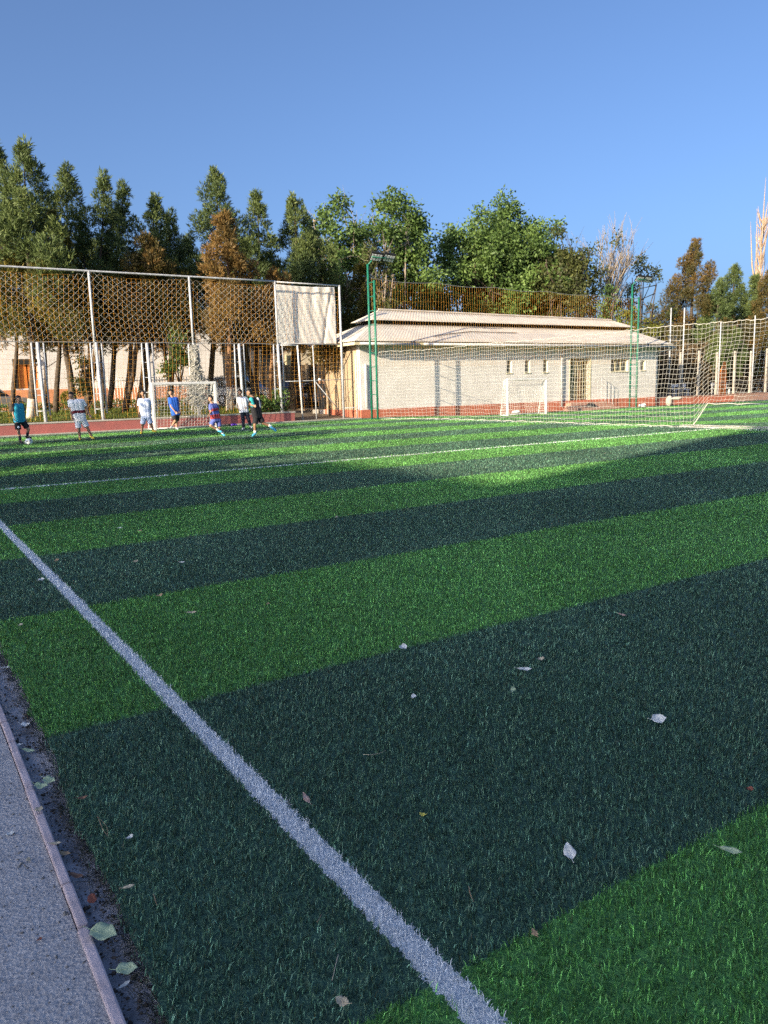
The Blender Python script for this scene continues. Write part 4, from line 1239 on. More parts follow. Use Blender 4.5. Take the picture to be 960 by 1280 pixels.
pine_at(366, 42, 250, 'wide dark pine rising behind the white banner', xtop=365, crown0=3.0, radius=2.5, seed=26, trunk_r=.3, lower=(MPINE_O, .3), dens=1.1)
pine_at(386, 43, 292, 'dark pine between the wide pine and the leafy trees', xtop=392, crown0=3.4, radius=1.7, seed=27, trunk_r=.13, fork=True)
pine_at(448, 43, 332, 'olive young pine left of the near green tower', xtop=447, crown0=1.5, radius=1.5, seed=28, mat=MPINE_Y, trunk_r=.1)
pine_at(240, 46, 300, 'dense dark pine filling the gap behind the goal', xtop=240, crown0=4.0, radius=2.0, seed=29, trunk_r=.13)
pine_at(130, 46, 300, 'dense dark pine deep behind the leaning trunks', xtop=120, crown0=3.6, radius=2.2, seed=30, trunk_r=.13)


a_ = far(224, 505, 38.0)
broadleaf('small leafy green tree seen through the goal mouth', (a_[0], 38.0, .55), 3.9, 1.6, .95, seed=81, leaf=.16, nl=22, trunk_r=.06)
a_ = far(108, 505, 37.0)
broadleaf('thin ivy-clad sapling between the leaning trunks', (a_[0], 37.0, .5), 3.2, .5, .55, seed=82, leaf=.14, nl=20, mat=MLEAF_O, trunk_r=.05)
a_ = far(418, 505, 40.0)
broadleaf('rusty-leaved small tree overhanging the cream side wall', (a_[0] - .35, 41.2, .3), 4.2, 2.2, 1.1, seed=83, leaf=.16, nl=20, mat=MPINE_O, trunk_r=.06)


def tree_px(px, ytop, depth, z0=.4):
    a = far(px, 490, depth); top = far(px, ytop, depth)
    return (a[0], depth, z0), top[2] - z0


for px, du, yt, sd, lab in ((56, 45.5, 330, 91, 'low dark pine filling behind the orange shutter'), (185, 45.5, 310, 92, 'low dark pine right of the stout straight trunk'),
                            (303, 45.5, 300, 93, 'low dark pine behind the silver off-road car'), (350, 45.0, 330, 94, 'low shadowed pine behind the banner post')):
    pine_at(px, du, yt, lab, crown0=2.8, radius=1.7, seed=sd, trunk_r=.11, lower=(MPINE_O, .4))
b, h = tree_px(424, 244, 55); broadleaf('tall leafy tree with pinkish bare twigs left of the lamp tower', b, h, 3.5, 3.0, seed=41, leaf=.26, nl=50, lob=.95, trunk_mat=M['pale_bark'], twigs=70)
b, h = tree_px(502, 240, 57); broadleaf('broad bright green tree behind the lamp tower', b, h, 3.0, 3.6, seed=42, leaf=.28, nl=62, lob=.95, trunk_mat=M['pale_bark'], twigs=30)
b, h = tree_px(470, 300, 50); broadleaf('bushy tree with brownish twigs just behind the lamp head', b, h, 2.5, 2.2, seed=43, leaf=.22, nl=26, mat=MLEAF_O, trunk_mat=M['pale_bark'], twigs=120, dens=.7)
b, h = tree_px(598, 262, 62); broadleaf('big rounded green tree over the building roof, left half', b, h, 1.6, 4.1, seed=44, leaf=.28, nl=90, dens=1.1)
b, h = tree_px(655, 250, 64); broadleaf('highest spreading green tree over the middle of the roof', b, h, 1.6, 4.8, seed=45, leaf=.28, nl=110, dens=1.1)
b, h = tree_px(708, 284, 60); broadleaf('darker olive tree right of the highest spreading tree', b, h, 2.0, 3.1, seed=46, leaf=.24, nl=42, mat=MLEAF_O, twigs=60)
b, h = tree_px(752, 356, 58); broadleaf('small dense green tree under the bare branches', b, h, 1.0, 2.3, seed=47, leaf=.22, nl=30)
b, h = tree_px(785, 372, 56); broadleaf('yellow-green bushy tree left of the farther tower', b, h, .8, 2.2, seed=48, leaf=.22, nl=26, mat=MLEAF_Y)
b, h = tree_px(797, 322, 66); broadleaf('sparse olive tree with open crown beside the farther tower', b, h, 3.0, 2.7, seed=49, leaf=.22, nl=22, mat=MLEAF_O, lob=.75, dens=.8, twigs=40, trunk_r=.14)
b, h = tree_px(545, 345, 60); broadleaf('low leafy tree filling the gap left of the roof trees', b, h, 1.5, 2.3, seed=50, leaf=.24, nl=26)
# half-bare tree
b, h = tree_px(752, 292, 63)
t = thing('bare_tree', 'pale grey half-bare tree with upright twiggy branches', 'tree', b)
limb_paths_obj('trunk', branching(b, h, 9, .36, 4, .24, .42, .75, 4), M['pale_bark'], t, 5)
R = np.random.default_rng(8); C = []; D = []
for k in range(15):
    c = np.array(b) + np.array([R.normal(0, 1.4), R.normal(0, 1.0), h * R.uniform(.5, .98)]); n = 45
    C.append(c + R.normal(0, .28, (n, 3))); d = R.normal(size=(n, 3)); D.append(d / np.linalg.norm(d, axis=1, keepdims=True))
C = np.concatenate(C); D = np.concatenate(D); foliage_obj('leaf_clumps', C, D, .24, .06, R.uniform(.2, .9, len(C)), MLEAF_O, t)
# right conifers
for px, yt, dp, r, mt, sd, lab in ((862, 302, 66, 3.0, MPINE_O, 61, 'broad rusty-brown pine standing alone right of the farther tower'),
                                   (912, 334, 70, 2.3, MPINE, 62, 'green pine with pointed top left of the bare poplar'),
                                   (936, 345, 68, 1.9, MPINE, 63, 'small green pine just below the bare poplar'),
                                   (958, 338, 66, 2.0, MPINE_O, 64, 'brownish pine at the right edge of the photo'),
                                   (893, 352, 64, 2.0, MPINE, 65, 'dark squat pine beside the rusty one'),
                                   (985, 330, 66, 2.4, MPINE, 66, 'green pine just outside the right edge')):
    b, h = tree_px(px, yt, dp, .2); pine(lab, b, h, 1.2, r, mat=mt, seed=sd, trunk_r=.2, dens=1.15)
b, h = tree_px(942, 222, 80, .2)
t = thing('bare_poplar', 'tall bare tan poplar with upright branches at the far right', 'tree', b)
R = np.random.default_rng(31); paths = [([np.array(b), np.array(b) + (0, 0, h * .5), np.array(b) + (.15, 0, h)], [.30, .16, .012])]
for k in range(64):
    hh = h * R.uniform(.40, .80); az = R.uniform(0, 6.28); s0 = np.array(b) + np.array([.1 * hh / h, 0, hh]); ln = R.uniform(1.6, 4.4) * (1.15 - hh / h * .75)
    o = np.array([math.cos(az), math.sin(az), 0]) * R.uniform(.3, .75)
    paths.append(([s0, s0 + o * .6 + (0, 0, ln * .4), s0 + o + (0, 0, ln)], [.07, .045, .006]))
for sx, hh in ((-1.15, .80), (-.55, .86)):
    paths.append(([np.array(b) + (0, 0, h * .42), np.array(b) + (sx * .7, 0, h * .60), np.array(b) + (sx, 0, h * hh)], [.12, .08, .012]))
limb_paths_obj('trunk', paths, M['dead_wood'], t, 5)

# ------------------------------------------------------------------ behind the photographer: added blocks and inferred trees that throw the shade
SDV = 3.0                                  # sun travel: 1 along u, 3 across v, -0.95 down
mb = None
t = thing('shade_block', 'tall unseen brick block added far beyond the path to shade the near pitch', 'building', w(-40, -64, -.3))  # unseen block added to throw the near shade over the pitch
mb = MB(); mb.ubox(-90, -17.1, -70, -60, -.3, 31.5); mb.build('wall', pmat('brick_block', (.26, .20, .17), (.20, .15, .13), 2, .9), t)
mb = MB(); mb.ubox(-90.3, -17.1, -70, -59.7, 31.5, 31.8); mb.build('roof', M['roof'], t)
for k in range(12):
    for f in range(9):
        mb = MB(); u = -18.5 - k * 4; z = 1.6 + f * 3.2; mb.ubox(u - 1.4, u, -59.995, -59.94, z, z + 1.5); wd = mb.build('window', M['frame_cream'], t)
        mb = MB(); mb.ubox(u - 1.32, u - .08, -59.94, -59.92, z + .08, z + 1.42); mb.build('pane', M['glass'], wd)
t = thing('shade_wing', 'lower unseen brick wing added beside the tall shade block', 'building', w(-12, -63, -.3))  # unseen wing added; its roof line sets where the shade ends
mb = MB(); mb.ubox(-17.0, -7.8, -66, -60, -.3, 21.25); mb.build('wall', pmat('shade_wing_brick', (.28, .22, .18), (.20, .16, .13), 2, .9), t)
mb = MB(); mb.ubox(-17.0, -7.6, -66, -59.8, 21.25, 21.5); mb.build('roof', M['roof'], t)
broadleaf('leafy tree first along the path behind the touchline', w(10.8, -11, -.3), 6.5, 1.2, 2.5, seed=71, leaf=.3, nl=46, lob=.95)
broadleaf('leafy tree second along the path behind the touchline', w(16.0, -10.5, -.3), 7.6, 1.6, 2.5, seed=72, leaf=.3, nl=34, lob=.9)
broadleaf('leafy tree third along the path, nearest the lawn', w(21.6, -11, -.3), 9.6, 2.0, 2.6, seed=73, leaf=.3, nl=34, lob=.85)
broadleaf('slender leafy tree added to roughen the shade edge of the tall block', w(-16.6, -56, -.3), 27.5, 8, 2.4, seed=74, leaf=.5, nl=50)  # added at the block corner to make its shade edge ragged

# ------------------------------------------------------------------ people
def capsule(mb, p0, r0, p1, r1, n=12, flat0=False, flat1=False, sq=1.0, sqdir=None):
    p0 = Vector(p0); p1 = Vector(p1); d = p1 - p0; L_ = d.length
    if L_ < 1e-6: d = Vector((0, 0, 1)); L_ = 1e-6
    d.normalize(); path = []; rad = []
    if not flat0:
        for a in (80, 60, 35): path.append(p0 - d * r0 * math.sin(math.radians(a))); rad.append(r0 * math.cos(math.radians(a)))
    path.append(p0); rad.append(r0); path.append(p1); rad.append(r1)
    if not flat1:
        for a in (35, 60, 80): path.append(p1 + d * r1 * math.sin(math.radians(a))); rad.append(r1 * math.cos(math.radians(a)))
    mb.tube(path, rad, n)


def fuse(name, mb, voxel, mat, parent, smooth_it=4):
    """union the overlapping pieces into one continuous surface"""
    me = bpy.data.meshes.new(name); me.from_pydata(np.concatenate(mb.v).tolist(), [], mb.f); me.update()
    o = bpy.data.objects.new(name, me); COL.objects.link(o)
    r = o.modifiers.new('r', 'REMESH'); r.mode = 'VOXEL'; r.voxel_size = voxel; r.use_smooth_shade = True
    if smooth_it:
        s = o.modifiers.new('s', 'SMOOTH'); s.iterations = smooth_it; s.factor = .5
    dg = bpy.context.evaluated_depsgraph_get()
    nm = bpy.data.meshes.new_from_object(o.evaluated_get(dg))
    o.modifiers.clear(); o.data = nm; bpy.data.meshes.remove(me)
    nm.materials.clear(); nm.materials.append(mat)
    o.parent = parent
    return o


def cloth(name, c, c2=None):
    return pmat(name, c, c2 or tuple(x * .85 for x in c), 9, .85)


def person(label, px, py, scale, J, face, yg, x0, skin, shirt, bottoms, shoe, socks=None, hair=True, long_legs=False, sleeve=None, group='boys playing football', extras=None, cap=None, long_sleeves=False, zoom=8.0):
    """J: joints in enlarged-photo pixels (x, y, depth m); yg = ground row, x0 = column over the root"""
    base = gp(px, py, 0.0 if group != 'adults by the wall' else .28)
    t = thing('person', label, 'person', base, group, rz=-math.atan2(base[0], base[1]))
    k = 1.0 / (zoom * scale)
    def Q(n):
        a = J[n]; return Vector(((a[0] - x0) * k, a[2] if len(a) > 2 else 0.0, (yg - a[1]) * k))
    fv = Vector(face).normalized()
    hd = Q('head'); nk = Q('neck'); sl, sr = Q('sl'), Q('sr'); hl, hr = Q('hl'), Q('hr')
    kid = (hd.z + .11) / 1.6 if hd.z > 1 else 1.0
    g = max(.85, min(1.08, kid))
    mid_s = (sl + sr) / 2; mid_h = (hl + hr) / 2
    body = MB()
    body.ball(hd, (.075 * g, .088 * g, .112 * g), 14, 10)
    body.ball(hd + fv * .018 + Vector((0, 0, -.055 * g)), (.058 * g, .064 * g, .062 * g), 12, 8)      # jaw
    body.ball(hd + fv * .088 * g + Vector((0, 0, -.012)), (.014, .014, .022), 8, 6)                   # nose
    body.ball(hd + fv * .078 * g + Vector((0, 0, -.058)), (.022, .022, .009), 8, 6)                   # mouth
    side = Vector((-fv.y, fv.x, 0))
    for s in (-1, 1): body.ball(hd + side * s * .078 * g + Vector((0, 0, -.01)), (.018, .022, .03), 8, 6)
    capsule(body, hd + Vector((0, 0, -.06)), .045 * g, nk.lerp(mid_s, .5), .052 * g)
    ins = .20
    a, b = sl.lerp(sr, ins), sr.lerp(sl, ins)
    capsule(body, sl.lerp(sr, .06), .046 * g, sr.lerp(sl, .06), .046 * g)
    capsule(body, mid_s, .05 * g, nk, .045 * g)
    for s_, h_ in ((a, hl), (b, hr)): capsule(body, s_ + Vector((0, 0, -.08)), .085 * g, h_.lerp(mid_h, .15) + Vector((0, 0, .02)), .085 * g)
    capsule(body, hl, .085 * g, hr, .085 * g)
    for S_, E_, Hn in (('sl', 'el', 'wl'), ('sr', 'er', 'wr')):
        p, e, h_ = Q(S_), Q(E_), Q(Hn)
        capsule(body, p, .045 * g, e, .035 * g); capsule(body, e, .035 * g, h_, .024 * g)
        d = (h_ - e); d.normalize()
        ax = d.cross(Vector((0, 1, 0)));
        if ax.length < .1: ax = Vector((0, 0, 1))
        ax.normalize(); palm = h_ + d * .045
        capsule(body, h_ + ax * -.012, .019, palm + ax * -.02, .016); capsule(body, h_ + ax * .012, .019, palm + ax * .02, .016)
        crv = d.cross(ax); crv.normalize()
        for i, (o_, ln) in enumerate(((-.030, .058), (-.010, .068), (.010, .064), (.030, .050))):
            r0_ = palm + ax * o_ + d * .008; r1_ = r0_ + d * ln * .55 + crv * .006; r2_ = r1_ + d * ln * .4 + crv * .022
            capsule(body, r0_, .0085, r1_, .008, 8); capsule(body, r1_, .008, r2_, .007, 8)
        th0 = h_ + d * .015 + ax * .022; th1 = th0 + ax * .028 + d * .022; th2 = th1 + d * .028 + crv * .008
        capsule(body, th0, .011, th1, .010, 8); capsule(body, th1, .010, th2, .008, 8)
    for S_, K_, A_, T_ in (('hl', 'kl', 'al', 'tl'), ('hr', 'kr', 'ar', 'tr')):
        p, kn, an, to = Q(S_), Q(K_), Q(A_), Q(T_)
        capsule(body, p, .078 * g, kn, .052 * g); cm = kn.lerp(an, .35) + Vector((0, .012, 0))
        capsule(body, kn, .05 * g, cm, .05 * g); capsule(body, cm, .05 * g, an, .034 * g); capsule(body, an, .034 * g, to, .03 * g)
    fuse('body', body, .0085, skin, t, 3)
    # eyes
    for s in (-1, 1):
        mb = MB(); mb.ball(hd + fv * .074 * g + side * s * .03 + Vector((0, 0, .008)), (.010, .010, .008), 8, 6); mb.build('eye', M['hair'], t, local=True)
    if hair:
        hm = MB(); hm.ball(hd - fv * .016 + Vector((0, 0, .036)), (.083 * g, .094 * g, .090 * g), 14, 10); hm.ball(hd - fv * .035 + Vector((0, 0, .0)), (.074 * g, .082 * g, .085 * g), 12, 8)
        hm.ball(hd + fv * .045 + Vector((0, 0, .075)), (.05, .05, .03), 10, 6)
        fuse('hair', hm, .012, M['hair'], t, 2)
    if cap is not None:
        hm = MB(); hm.ball(hd + Vector((0, 0, .05)), (.10 * g, .11 * g, .085 * g), 14, 8); hm.ball(hd + fv * .1 + Vector((0, 0, .04)), (.07, .07, .015), 10, 6); fuse('cap', hm, .012, cap, t, 1)
    # shirt
    sh = MB(); infl = .024
    capsule(sh, sl.lerp(sr, .06), .05 * g + infl * .7, sr.lerp(sl, .06), .05 * g + infl * .7)
    hem = -.05
    for s_, h_ in ((a, hl), (b, hr)):
        capsule(sh, s_ + Vector((0, 0, -.07)), .088 * g + infl, h_.lerp(mid_h, .1) + Vector((0, 0, hem)), .092 * g + infl, flat1=True)
    capsule(sh, mid_s + Vector((0, 0, -.07)), .088 * g + infl, mid_h + Vector((0, 0, hem)), .094 * g + infl, flat1=True)
    fuse('shirt', sh, .012, shirt, t, 3)
    for S_, E_, W_ in (('sl', 'el', 'wl'), ('sr', 'er', 'wr')):
        sv = MB(); p, e = Q(S_), Q(E_)
        if long_sleeves:
            capsule(sv, p, .062 * g, e, .052 * g); capsule(sv, e, .052 * g, Q(W_), .04 * g, flat1=True)
        else:
            capsule(sv, p, .060 * g, p.lerp(e, .72), .066 * g, flat1=True)
        fuse('sleeve', sv, .011, sleeve or shirt, t, 2)
    bt = MB(); capsule(bt, hl + Vector((0, 0, .05)), .098 * g, hr + Vector((0, 0, .05)), .098 * g); capsule(bt, hl, .10 * g, hr, .10 * g)
    for S_, K_, A_ in (('hl', 'kl', 'al'), ('hr', 'kr', 'ar')):
        p, kn, an = Q(S_), Q(K_), Q(A_)
        if long_legs:
            capsule(bt, p, .098 * g, kn, .075 * g); capsule(bt, kn, .075 * g, an.lerp(kn, .08), .058 * g, flat1=True)
        else:
            capsule(bt, p, .10 * g, p.lerp(kn, .84), .098 * g, flat1=True)
    fuse('trousers' if long_legs else 'shorts', bt, .012, bottoms, t, 3)
    for K_, A_, T_ in (('kl', 'al', 'tl'), ('kr', 'ar', 'tr')):
        an, to = Q(A_), Q(T_)
        s_ = MB(); heel = an + (an - to).normalized() * .03 + Vector((0, 0, -.03)); capsule(s_, heel, .044 * g, to, .040 * g); capsule(s_, an + Vector((0, 0, -.01)), .046 * g, heel, .044 * g)
        fuse('shoe', s_, .012, shoe, t, 2)
        if socks is not None:
            kn = Q(K_); s_ = MB(); capsule(s_, an.lerp(kn, .55 if socks[1] else .3), .05 * g, an, .041 * g, flat0=True); fuse('sock', s_, .011, socks[0], t, 1)
    if extras: extras(t, Q, g, fv)
    return t


C_ = {k: cloth(k, c) for k, c in dict(turquoise_cloth=(.03, .36, .50), black_cloth=(.014, .015, .02), white_cloth=(.86, .86, .88), grey_white_cloth=(.80, .81, .84), maroon_cloth=(.16, .02, .03), pale_blue_cloth=(.66, .74, .92), royal_blue_cloth=(.02, .11, .52), red_cloth=(.36, .05, .06), purple_blue_cloth=(.12, .16, .48), light_grey_cloth=(.74, .76, .82), navy_cloth=(.02, .024, .04), yellow_shoe=(.65, .50, .06), blue_shoe=(.06, .36, .62), white_shoe=(.62, .62, .62), grey_shoe=(.30, .34, .40), teal_cloth=(.03, .38, .40)).items()}


def band(t, Q, g, f0, f1, infl, mat, name):
    m = MB(); sl, sr, hl, hr = Q('sl'), Q('sr'), Q('hl'), Q('hr')
    a, b = sl.lerp(sr, .20) + Vector((0, 0, -.07)), sr.lerp(sl, .20) + Vector((0, 0, -.07))
    for s_, h_ in ((a, hl), (b, hr), ((a + b) / 2, (hl + hr) / 2)):
        capsule(m, s_.lerp(h_, f0), .088 * g + infl, s_.lerp(h_, f1), .088 * g + infl, flat0=True, flat1=True)
    fuse(name, m, .011, mat, t, 1)


# boy with the ball
def ex1(t, Q, g, fv):
    m = MB(); p = Q('hl'); m.ball(p + Vector((.02, -.10, -.20)), (.035, .012, .04)); m.build('emblem', C_['white_cloth'], t, local=True)
person('boy in turquoise vest with black sleeves, resting a foot on a ball', 27, 554.5, 36.7,
       dict(head=(228, 248), neck=(222, 292, .0), sl=(182, 308, -.08), sr=(254, 308, .08), el=(166, 390, -.10), wl=(182, 448, -.12), er=(264, 390, .10), wr=(268, 445, .08),
            hl=(196, 462, -.05), hr=(240, 462, .05), kl=(198, 562, -.06), al=(207, 660, -.02), tl=(222, 676, -.12), kr=(288, 545, .02), ar=(272, 618, .10), tr=(300, 632, .02)),
       (.8, -.6, 0), 685, 215, M['skin'], C_['turquoise_cloth'], C_['black_cloth'], C_['black_cloth'], (C_['navy_cloth'], True), sleeve=C_['black_cloth'], extras=ex1)
# ball
t = thing('football', 'white and dark football under the boy in turquoise', 'ball', (gp(36.5, 557)[0], gp(36.5, 557)[1], .0))
c0 = Vector((gp(36.5, 557)[0], gp(36.5, 557)[1], .125)); mb = MB(); mb.ball(c0, .115, 20, 14); mb.build('cover', C_['white_cloth'], t, smooth=True)
mb = MB()
for d in ((0, -1, .2), (.8, -.5, .3), (-.8, -.5, .4), (.4, -.7, -.6), (-.4, -.7, -.6), (0, -.2, 1), (.9, .4, -.1), (-.9, .4, -.1), (0, 1, 0)):
    d = Vector(d).normalized(); mb.ball(c0 + d * .094, .030, 8, 6)
mb.build('patches', C_['navy_cloth'], t, smooth=True)

def ex2(t, Q, g, fv):
    band(t, Q, g, .42, .60, .030, C_['maroon_cloth'], 'chest_band')
person('boy in white shirt with a dark maroon chest band looking down', 102.5, 550, 34.8,
       dict(head=(757, 214), neck=(772, 250), sl=(738, 270, .0), sr=(858, 268, .0), el=(742, 350, -.02), wl=(749, 425, -.08), er=(886, 345, .0), wr=(908, 408, -.06),
            hl=(795, 455), hr=(848, 455), kl=(800, 545, -.03), al=(803, 622, .02), tl=(802, 640, -.12), kr=(880, 535, -.02), ar=(908, 612, .03), tr=(926, 634, -.10)),
       (-.45, -.8, -.25), 648, 820, M['skin'], C_['white_cloth'], C_['grey_white_cloth'], C_['yellow_shoe'], extras=ex2)
person('boy in plain pale blue shirt and shorts by the left goalpost', 184.5, 542, 31.4,
       dict(head=(180, 190), neck=(184, 232), sl=(142, 256), sr=(232, 256), el=(130, 330, .03), wl=(130, 395, -.03), er=(243, 328, .03), wr=(238, 392, .0),
            hl=(172, 425), hr=(216, 425), kl=(154, 502), al=(141, 563, .02), tl=(138, 578, -.10), kr=(234, 498), ar=(252, 552, .03), tr=(275, 564, -.08)),
       (.05, -1, 0), 584, 196, M['skin_tan'], C_['pale_blue_cloth'], C_['pale_blue_cloth'], C_['yellow_shoe'])
person('boy in royal blue shirt and black shorts inside the goal', 220.5, 537, 29.1,
       dict(head=(456, 172), neck=(464, 212), sl=(436, 234, -.06), sr=(508, 232, .06), el=(450, 310, -.12), wl=(486, 362, -.18), er=(516, 310, .05), wr=(515, 360, -.05),
            hl=(475, 385, -.04), hr=(508, 385, .04), kl=(478, 450, -.10), al=(448, 495, .10), tl=(438, 512, .0), kr=(490, 460), ar=(488, 518, .02), tr=(502, 530, -.10)),
       (-.2, -.95, 0), 537, 485, M['skin'], C_['royal_blue_cloth'], C_['black_cloth'], C_['grey_shoe'])
def ex5(t, Q, g, fv):
    band(t, Q, g, .10, .32, .029, C_['red_cloth'], 'jersey_stripe'); band(t, Q, g, .55, .90, .029, C_['red_cloth'], 'jersey_stripe')
person('boy in red and blue jersey running with one leg stretched back', 271, 546, 33.9,
       dict(head=(132, 248), neck=(142, 288), sl=(125, 312, -.08), sr=(178, 308, .10), el=(128, 372, -.14), wl=(112, 395, -.22), er=(200, 368, .14), wr=(165, 386, .0),
            hl=(150, 452, -.05), hr=(190, 452, .05), kl=(118, 500, -.14), al=(190, 545, -.05), tl=(212, 560, -.10), kr=(196, 525, .02), ar=(226, 580, .10), tr=(240, 598, .05)),
       (-.9, -.4, 0), 607, 168, M['skin'], C_['purple_blue_cloth'], C_['purple_blue_cloth'], C_['blue_shoe'], (C_['white_cloth'], False), extras=ex5)
person('boy in light grey shirt and navy trousers with a hand on his hip', 306, 537, 28.1,
       dict(head=(414, 200), neck=(424, 240), sl=(398, 258, -.05), sr=(466, 256, .06), el=(398, 305, -.06), wl=(404, 340, -.10), er=(498, 298, .10), wr=(466, 332, -.04),
            hl=(424, 372, -.04), hr=(460, 372, .04), kl=(430, 450, -.02), al=(430, 520, .02), tl=(420, 532, -.08), kr=(478, 445, .02), ar=(494, 505, .08), tr=(506, 522, .0)),
       (-.85, -.5, 0), 538, 440, M['skin'], C_['light_grey_cloth'], C_['navy_cloth'], C_['white_shoe'], long_legs=True)
def ex7(t, Q, g, fv):
    m = MB(); a = Q('sl').lerp(Q('sr'), .1); capsule(m, a + Vector((0, -.03, -.02)), .085, a.lerp(Q('hl'), .35) + Vector((0, -.03, 0)), .088); fuse('shoulder_panel', m, .012, C_['teal_cloth'], t, 1)
    m = MB(); a = Q('sr'); capsule(m, a + Vector((-.02, -.05, -.02)), .078, a.lerp(Q('hr'), .45) + Vector((.02, -.05, 0)), .06); fuse('side_panel', m, .012, C_['white_cloth'], t, 1)
person('running boy in black kit with teal shoulder and white side panel', 321, 545.5, 35.3,
       dict(head=(524, 188), neck=(545, 224), sl=(534, 252, -.10), sr=(604, 252, .10), el=(532, 305, -.16), wl=(562, 316, -.24), er=(632, 290, .14), wr=(622, 322, .05),
            hl=(576, 425, -.05), hr=(612, 425, .05), kl=(562, 500, -.08), al=(560, 575, .0), tl=(538, 600, -.04), kr=(640, 485, .05), ar=(715, 518, .12), tr=(760, 562, .10)),
       (-.92, -.3, 0), 611, 575, M['skin_tan'], C_['black_cloth'], C_['black_cloth'], C_['blue_shoe'], (C_['white_cloth'], False), extras=ex7)
# adults by the wall, seen through the frame
person('standing adult in long black clothes and white cap by the cream wall', 402, 514.5, 19.5,
       dict(head=(490, 485), neck=(492, 505), sl=(474, 520), sr=(512, 520), el=(470, 575), wl=(474, 620, -.05), er=(518, 570), wr=(512, 620, -.05),
            hl=(482, 625), hr=(505, 625), kl=(482, 690), al=(484, 742), tl=(484, 752, -.1), kr=(504, 690), ar=(506, 742), tr=(506, 752, -.1)),
       (.3, -.9, 0), 756, 495, M['skin'], C_['black_cloth'], C_['black_cloth'], C_['black_cloth'], long_legs=True, group='adults by the wall', cap=C_['white_cloth'], long_sleeves=True)
person('bare-headed adult in black standing closest to the cream wall', 408, 514.5, 19.3,
       dict(head=(530, 490), neck=(533, 510), sl=(514, 526), sr=(560, 526), el=(508, 580), wl=(520, 620, -.1), er=(568, 580), wr=(560, 625, -.05),
            hl=(524, 625), hr=(552, 625), kl=(526, 690), al=(528, 742), tl=(528, 752, -.1), kr=(552, 690), ar=(554, 742), tr=(554, 752, -.1)),
       (-.2, -.9, 0), 756, 540, M['skin'], C_['black_cloth'], C_['black_cloth'], C_['black_cloth'], long_legs=True, group='adults by the wall', long_sleeves=True)

# ------------------------------------------------------------------ small things about the far side
def sack(name, label, cat, px, py, z, r, mat, mat2=None, strap=False):
    p = gp(px, py, z); t = thing(name, label, cat, p)
    m = MB(); c = Vector((p[0], p[1], p[2] + r[2] * .9)); m.ball(c, r, 14, 9); m.ball(c + Vector((r[0] * .35, -.02, r[2] * .25)), (r[0] * .6, r[1] * .8, r[2] * .75), 12, 8); m.ball(c + Vector((-r[0] * .4, .02, -r[2] * .1)), (r[0] * .65, r[1] * .9, r[2] * .7), 12, 8)
    o = fuse('pouch', m, .03, mat, None, 2); o.data.transform(Matrix.Translation(-Vector(p))); o.parent = t
    if strap:
        m = MB(); m.tube([(c[0] - r[0] * .5, c[1] - .03, c[2] + r[2] * .6), (c[0] - r[0] * .2, c[1] - .05, c[2] + r[2] * 1.25), (c[0] + r[0] * .3, c[1] - .05, c[2] + r[2] * 1.2), (c[0] + r[0] * .5, c[1] - .03, c[2] + r[2] * .6)], .018, 6); m.build('strap', mat2 or mat, t, smooth=True)


sack('backpack', 'black backpack lying on the grass before the steps', 'bag', 738, 512.5, -.18, (.33, .22, .22), M['black_metal'], strap=True)
sack('bag', 'dark bag leaning on the red plinth right of the steps', 'bag', 773, 507.5, -.18, (.26, .2, .24), C_['navy_cloth'], strap=True)
sack('bag', 'tan and pink bag heaped beside the dark bag', 'bag', 765, 507, -.18, (.2, .18, .3), M['pink_wall'], strap=True)
sack('handbag', 'dark bag with a loop handle hanging left of the downpipe', 'bag', 695, 503.5, -.05, (.2, .15, .28), M['black_metal'], strap=True)
sack('sack', 'white sack slumped at the corner of the red wall', 'sack', 836, 507.5, -.18, (.2, .2, .36), M['post_conc'])
sack('bundle', 'white cloth bundle lying on top of the red wall', 'bundle', 846, 500, .36, (.3, .2, .11), M['post_conc'])
sack('bag', 'small white plastic bag on the grass by the farther tower', 'bag', 803, 509, -.18, (.25, .2, .13), M['white_paint'])
sack('bag', 'small white bag lying at the foot of the small goal', 'bag', 645, 517, -.17, (.25, .2, .1), M['white_paint'])
t = thing('shoe_pair', 'purple and black pair of shoes on the turf edge by the grey-shirted boy', 'shoes', gp(290, 532.5))
pp = gp(290, 532.5)
for dx, mt in ((-.17, M['black_metal']), (.1, cloth('purple_cloth', (.15, .06, .55)))):
    m = MB(); m.tube([(pp[0] + dx - .13, pp[1], .05), (pp[0] + dx, pp[1], .07), (pp[0] + dx + .13, pp[1] + .02, .045)], [.035, .05, .035], 8); m.build('shoe', mt, t, smooth=True)
t = thing('concrete_blocks', 'row of rough concrete blocks in front of the adults in black', 'blocks', gp(405, 520, .1))
for k, px in enumerate((395, 404, 413, 421)):
    p = gp(px, 518.5, .12); m = MB(); m.box((p[0], p[1], p[2] + .12), (.34, .25, .34)); m.build('block', M['concrete'], t, bevel=.02)

